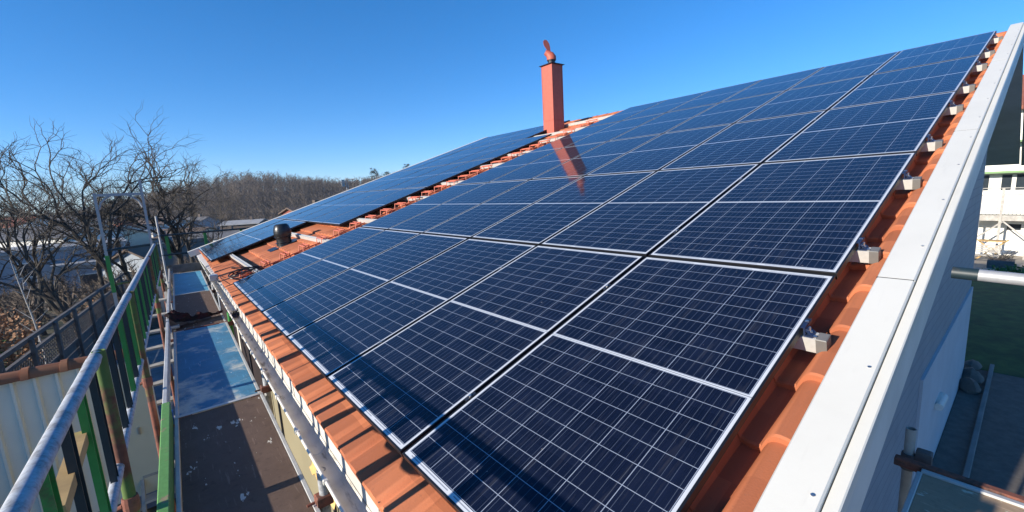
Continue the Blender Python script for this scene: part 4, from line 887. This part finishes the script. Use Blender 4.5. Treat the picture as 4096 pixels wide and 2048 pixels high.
# ================================================================== HOUSES IN THE VALLEY
HM = {k: simple('house_' + k, c, 0.8, 0, 0.06, 0.6) for k, c in dict(white=(0.72, 0.72, 0.68), cream=(0.60, 0.55, 0.42), grey=(0.30, 0.34, 0.38), blue=(0.25, 0.29, 0.34), red=(0.25, 0.06, 0.04), brown=(0.10, 0.075, 0.06)).items()}
RMt = {k: simple('roof_' + k, c, 0.85, 0, 0.15, 0.8) for k, c in dict(grey=(0.13, 0.13, 0.135), brown=(0.12, 0.085, 0.065), red=(0.26, 0.09, 0.055), pale=(0.33, 0.33, 0.325)).items()}
def small_house(x, y, wx, wy, h, rot, wall, roofm, label, pitch=0.35, flat=False, z=None, group='houses in the valley'):
    t = thing('valley_house', label, 'house', (x, y, gz(x, y) - 0.2 if z is None else z), (0, 0, rot), group)
    b = MB(); rh = 0 if flat else pitch * wy / 2
    poly = [(-wy/2, 0), (wy/2, 0), (wy/2, h), (0, h + rh), (-wy/2, h)] if not flat else [(-wy/2, 0), (wy/2, 0), (wy/2, h), (-wy/2, h)]
    b.prism(poly, lambda a, c, s_: (s_, a, c), -wx/2, wx/2); wl = obj('wall', b, HM[wall], t)
    b = MB()
    if flat: b.box((-wx/2 - 0.3, -wy/2 - 0.3, h + 0.01), (wx/2 + 0.3, wy/2 + 0.3, h + 0.28))
    else:
        for s_ in (-1, 1):
            b.add([(-wx/2 - .35, s_*(wy/2 + .4), h - .4*pitch + .03), (wx/2 + .35, s_*(wy/2 + .4), h - .4*pitch + .03), (wx/2 + .35, 0, h + rh + .03), (-wx/2 - .35, 0, h + rh + .03),
                   (-wx/2 - .35, s_*(wy/2 + .4), h - .4*pitch + .18), (wx/2 + .35, s_*(wy/2 + .4), h - .4*pitch + .18), (wx/2 + .35, 0, h + rh + .18), (-wx/2 - .35, 0, h + rh + .18)], [(0,1,2,3),(7,6,5,4),(0,4,5,1),(1,5,6,2),(2,6,7,3),(3,7,4,0)])
    rf = obj('roof', b, RMt[roofm], t)
    if not flat: b = MB(); b.box((wx*0.15, -0.3, h + rh*0.6), (wx*0.15 + 0.6, 0.3, h + rh + 0.9)); obj('chimney', b, HM['brown'], rf)
    for sy in (-1, 1):
        nw = max(2, int(wx / 3))
        for k in range(nw):
            cx = -wx/2 + (k + .5) * wx / nw; zc = h * 0.55; b = MB(); yo = sy * (wy/2 + 0.012)
            for (a0, a1, c0, c1) in ((-.65, -.57, -.6, .6), (.57, .65, -.6, .6), (-.57, .57, .52, .6), (-.57, .57, -.6, -.52)): b.box((cx + a0, yo - 0.03, zc + c0), (cx + a1, yo + 0.03, zc + c1))
            f = obj('window', b, MT['whitewood'], t); b = MB(); b.box((cx - .57, yo - 0.01, zc - .52), (cx + .57, yo + 0.01, zc + .52)); obj('pane', b, MT['glass'], f)
    for sx in (-1, 1):
        xo = sx * (wx/2 + 0.012); b = MB()
        for (a0, a1, c0, c1) in ((-.65, -.57, -.6, .6), (.57, .65, -.6, .6), (-.57, .57, .52, .6), (-.57, .57, -.6, -.52)): b.box((xo - .03, a0, h*.55 + c0), (xo + .03, a1, h*.55 + c1))
        f = obj('window', b, MT['whitewood'], t); b = MB(); b.box((xo - .01, -.57, h*.55 - .52), (xo + .01, .57, h*.55 + .52)); obj('pane', b, MT['glass'], f)
    return t
HL = [((255, 1045), 55, 8, 6.5, 3.0, 0.1, 'blue', 'pale', 'blue grey flat roofed house nearest behind the leaning trees', 0, True),
      ((480, 1085), 52, 7, 6, 2.8, 0.02, 'blue', 'pale', 'blue house with pale flat roof left of the portal frame', 0, True),
      ((70, 1105), 60, 8, 6, 2.6, 0.1, 'grey', 'brown', 'grey house with low brown roof at the left edge', .25, False),
      ((690, 1075), 46, 6.5, 5.5, 2.0, 0.75, 'grey', 'brown', 'house with brown tiled roof behind the portal frame', .45, False),
      ((150, 985), 100, 20, 9, 3.6, -0.75, 'white', 'grey', 'long white house among the left trees', .3, False),
      ((330, 982), 104, 18, 8, 3.6, -0.85, 'cream', 'grey', 'long cream house with grey roof in mid valley', .3, False),
      ((545, 965), 112, 14, 8, 3.8, -0.7, 'white', 'pale', 'white flat roofed block seen through the portal frame', 0, True),
      ((740, 972), 105, 11, 8, 3.4, -0.8, 'cream', 'brown', 'cream house left of the green rail posts', .35, False),
      ((870, 978), 92, 15, 7, 3.4, -0.55, 'white', 'grey', 'long white house right of the small bare tree', .25, False),
      ((985, 962), 98, 13, 8, 3.4, -0.6, 'white', 'pale', 'bright white flat roofed house by the far panels', 0, True),
      ((985, 918), 120, 8, 7, 3.6, -0.5, 'brown', 'pale', 'dark house with pale roof below the wooded hill', .2, False),
      ((1062, 918), 124, 9, 6, 3.2, -0.4, 'brown', 'brown', 'low dark brown house beside the far panel edge', .35, False),
      ((60, 935), 135, 13, 8, 4, -0.8, 'white', 'red', 'white house with red roof far left below the hill', .4, False),
      ((230, 930), 140, 11, 8, 4, -0.6, 'cream', 'grey', 'far cream house under the hill, left of centre', .4, False),
      ((400, 925), 146, 10, 8, 4, -0.7, 'red', 'grey', 'far red house under the wooded hill', .4, False),
      ((640, 920), 148, 11, 8, 4, -0.8, 'white', 'brown', 'far white house under the hill behind the portal frame', .4, False),
      ((790, 915), 150, 9, 8, 4, -0.9, 'grey', 'grey', 'far grey house at the foot of the wood', .4, False),
      ((300, 955), 122, 11, 7, 3.4, -0.5, 'white', 'grey', 'white cottage above the long cream house', .4, False),
      ((450, 950), 128, 9, 7, 3.4, -1.0, 'white', 'red', 'white cottage with red roof left of the portal frame', .4, False),
      ((1240, 868), 62, 5, 4, 1.6, 0.25, 'red', 'brown', 'red boarded gable with brown frame peeping over the far panels', .3, False)]
for (px, py), D_, wx, wy, h, rot, wl, rf, lab, pt, fl in HL:
    p = at_dir(px, py, D_); small_house(p.x, p.y, wx, wy, h, rot, wl, rf, lab, pt or .35, fl, p.z - h * 0.6)
# TV antenna on a mast beyond the roof
p = at_dir(1390, 775, 30); t = thing('tv_antenna', 'grey rooftop aerial with several arms against the wooded hill', 'antenna', (p.x, p.y, p.z - 2.55))
b = MB(); b.tube([(0, 0, 0), (0, 0, 3.55)], 0.025, 6); b.tube([(0.10, 0, 0), (0.10, 0, 3.3)], 0.02, 6); obj('mast', b, MT['silver'], t)
b = MB(); b.tube([(-0.45, 0, 3.3), (0.45, 0, 3.3)], 0.018, 6)
for k in range(9): x = -0.4 + k * 0.1; b.tube([(x, -0.2, 3.3), (x, 0.2, 3.3)], 0.008, 4)
obj('lower_yagi', b, MT['silver'], t)
b = MB(); b.tube([(0, 0, 3.5), (0.55, 0.1, 3.46)], 0.018, 6)
for k in range(7): x = 0.05 + k * 0.08; b.tube([(x, -0.22, 3.49), (x, 0.25, 3.48)], 0.008, 4)
obj('upper_yagi', b, MT['silver'], t)
b = MB(); b.box((-0.30, -0.02, 3.02), (-0.10, 0.02, 3.45)); 
for k in range(4): b.tube([(-0.32, 0.03, 3.08 + 0.1*k), (-0.05, 0.03, 3.08 + 0.1*k)], 0.012, 4)
obj('grid_panel', b, MT['silver'], t)

# ================================================================== NEIGHBOUR ACROSS THE LAWN
NX = 38.0
def ny(y): return -0.574 + (y + 0.574) * 1.568
def nz(z): return 6.70 + (z - 6.70) * 1.568
gz0 = nz(3.14)
nb = thing('neighbour_house', 'white neighbour house with green band and wooden balcony across the lawn', 'house', (NX, 0, gz0))
MT['nwhite'] = simple('neighbour_white_boards', (0.78, 0.77, 0.70), 0.7, 0, 0.04, 1)
MT['ngreen'] = simple('green_trim', (0.17, 0.30, 0.12), 0.6, 0, 0.1, 1)
W0, W1 = -4.5, 6.0
b = MB(); b.box((0, W0, 0), (7, W1, nz(8.6) - gz0)); obj('wall', b, MT['nwhite'], nb)
zr = nz(8.6) - gz0
b = MB(); b.prism([(-0.6, zr - 0.15), (7.6, zr - 0.15), (7.6, zr + 0.05), (3.5, zr + 2.2), (-0.6, zr + 0.05)], lambda a, c, s_: (a, s_, c), W0 - 0.4, W1 + 0.4); obj('roof', b, RMt['red'], nb)
for (za, zb_) in ((6.26, 6.33), (7.35, 7.42)):
    b = MB(); b.box((-0.9, W0, nz(za) - gz0), (-0.005, W1, nz(zb_) - gz0)); obj('green_band', b, MT['ngreen'], nb)
for (ya, yb, za, zc) in ((0.05, 0.30, 5.62, 6.20), (-0.30, -0.06, 5.62, 6.20), (0.62, 0.80, 5.62, 6.20), (-0.05, 0.25, 6.62, 7.2), (-0.62, -0.4, 5.62, 6.2)):
    y0, y1, z0, z1 = ny(ya), ny(yb), nz(za) - gz0, nz(zc) - gz0; b = MB()
    for (p0, p1, q0, q1) in ((y0 - .06, y0, z0, z1), (y1, y1 + .06, z0, z1), (y0 - .06, y1 + .06, z1, z1 + .06), (y0 - .06, y1 + .06, z0 - .06, z0)): b.box((-0.05, p0, q0), (-0.004, p1, q1))
    f = obj('window', b, MT['whitewood'], nb); b = MB(); b.box((-0.02, y0, z0), (-0.003, y1, z1)); obj('pane', b, MT['glass'], f)
BX = -1.9; zf0, zf1 = nz(4.57) - gz0, nz(4.77) - gz0
b = MB(); b.box((BX, W0, zf0), (-0.06, W1, zf1)); obj('balcony_floor', b, MT['palewood'], nb)
zrt = nz(5.49) - gz0
y = W0 + 0.05; b = MB()
while y < W1: b.box((BX + 0.02, y, zf1 + 0.06), (BX + 0.04, y + 0.125, zrt)); y += 0.145
obj('balcony_boards', b, MT['nwhite'], nb)
b = MB(); b.box((BX - 0.01, W0, zrt + 0.005), (BX + 0.06, W1, zrt + 0.05)); b.tube([(BX + 0.03, W0, zrt + 0.4), (BX + 0.03, W1, zrt + 0.4)], 0.025, 6); obj('hand_rail', b, MT['palewood'], nb)
for yy in (ny(0.72), ny(0.18), ny(-0.5), W0 + 0.1, 4.0):
    b = MB(); b.box((BX - 0.05, yy - 0.055, 0), (BX - 0.012, yy + 0.055, zrt + 0.4)); obj('balcony_post', b, MT['palewood'], nb)
for yy, s_ in ((ny(0.72), -1), (ny(-0.5), 1)):
    b = MB(); b.tube([(BX - 0.03, yy, zf0 - 1.0), (BX - 0.03, yy + s_ * 0.95, zf0 - 0.03)], 0.05, 4); obj('brace', b, MT['palewood'], nb)
y0, y1 = ny(-0.40), ny(0.10); b = MB(); b.box((-0.05, y0, 0.05), (-0.005, y1, 2.05)); dr = obj('door', b, MT['nwhite'], nb)
b = MB(); b.box((-0.056, y0 + 0.12, 1.55), (-0.0505, y1 - 0.12, 1.9)); obj('pane', b, MT['glass'], dr)
b = MB(); b.box((-0.10, y0 + 0.06, 0.95), (-0.0505, y0 + 0.12, 1.0)); obj('handle', b, MT['steel'], dr)
bx0 = 33.0; zg = gz(bx0, 0.6)
t = thing('garden_bench', 'slatted pale wooden bench below the neighbour balcony', 'bench', (bx0, 0.95, zg + 0.03))
for k in range(4): b = MB(); b.box((-0.30 + 0.10*k, -0.6, 0.46), (-0.22 + 0.10*k, 0.6, 0.49)); obj('seat_slat', b, MT['palewood'], t)
for k in range(4): b = MB(); b.box((0.16, -0.6, 0.58 + 0.11*k), (0.185, 0.6, 0.66 + 0.11*k)); obj('back_slat', b, MT['palewood'], t)
for yy in (-0.55, 0.55):
    for xx in (-0.26, 0.15): b = MB(); b.box((xx - 0.03, yy - 0.03, 0), (xx + 0.03, yy + 0.03, 0.455 if xx < 0 else 1.0)); obj('leg', b, MT['palewood'], t)
t = thing('planter_box', 'low dark timber planter with bare twigs beside the bench', 'planter', (31.5, 0.25, gz(31.5, 0.2) + 0.03))
b = MB(); b.bbox((-0.5, -0.45, 0), (0.5, 0.45, 0.42), 0.01); obj('box', b, MT['greywood'], t)
b = MB(); r2 = random.Random(3)
for k in range(40): a = r2.uniform(0, 6.28); b.tube([(r2.uniform(-.4, .4), r2.uniform(-.35, .35), 0.4), (0.6*math.cos(a), 0.6*math.sin(a), r2.uniform(.5, 1.1))], [0.012, 0.004], 4, False)
obj('twigs', b, MT['bark'], t)
t = thing('trestle', 'crossed timber trestle under the neighbour balcony', 'trestle', (34.6, 0.75, gz(34.6, 0.75) + 0.03))
for s_ in (-1, 1): b = MB(); b.tube([(0, s_*0.6, 0), (0, -s_*0.6, 1.2)], 0.045, 4); obj('leg', b, MT['wood'], t)
b = MB(); b.box((-0.3, -0.5, 1.1), (0.3, 0.5, 1.15)); obj('top', b, MT['wood'], t)
leafy('ground_ivy', 'dark low shrub at the lawn edge before the patio', 27.5, -0.25, gz(27.5, 0) , 0.8, 1.4, 0.5, 600, 0.07, 'leafgreen', 8)


# ================================================================== AIR: a faint haze over the valley
b = MB(); b.box((-905, -305, -40), (1205, 1505, 40)); hm = bpy.data.materials.new('haze_air'); hm.use_nodes = True; ht = hm.node_tree; ht.nodes.clear()
pvol = ht.nodes.new('ShaderNodeVolumePrincipled'); pvol.inputs['Color'].default_value = (0.86, 0.91, 1.0, 1); pvol.inputs['Density'].default_value = 0.0003
om = ht.nodes.new('ShaderNodeOutputMaterial'); ht.links.new(pvol.outputs[0], om.inputs['Volume'])
tag(obj('haze', b, hm), kind='stuff')
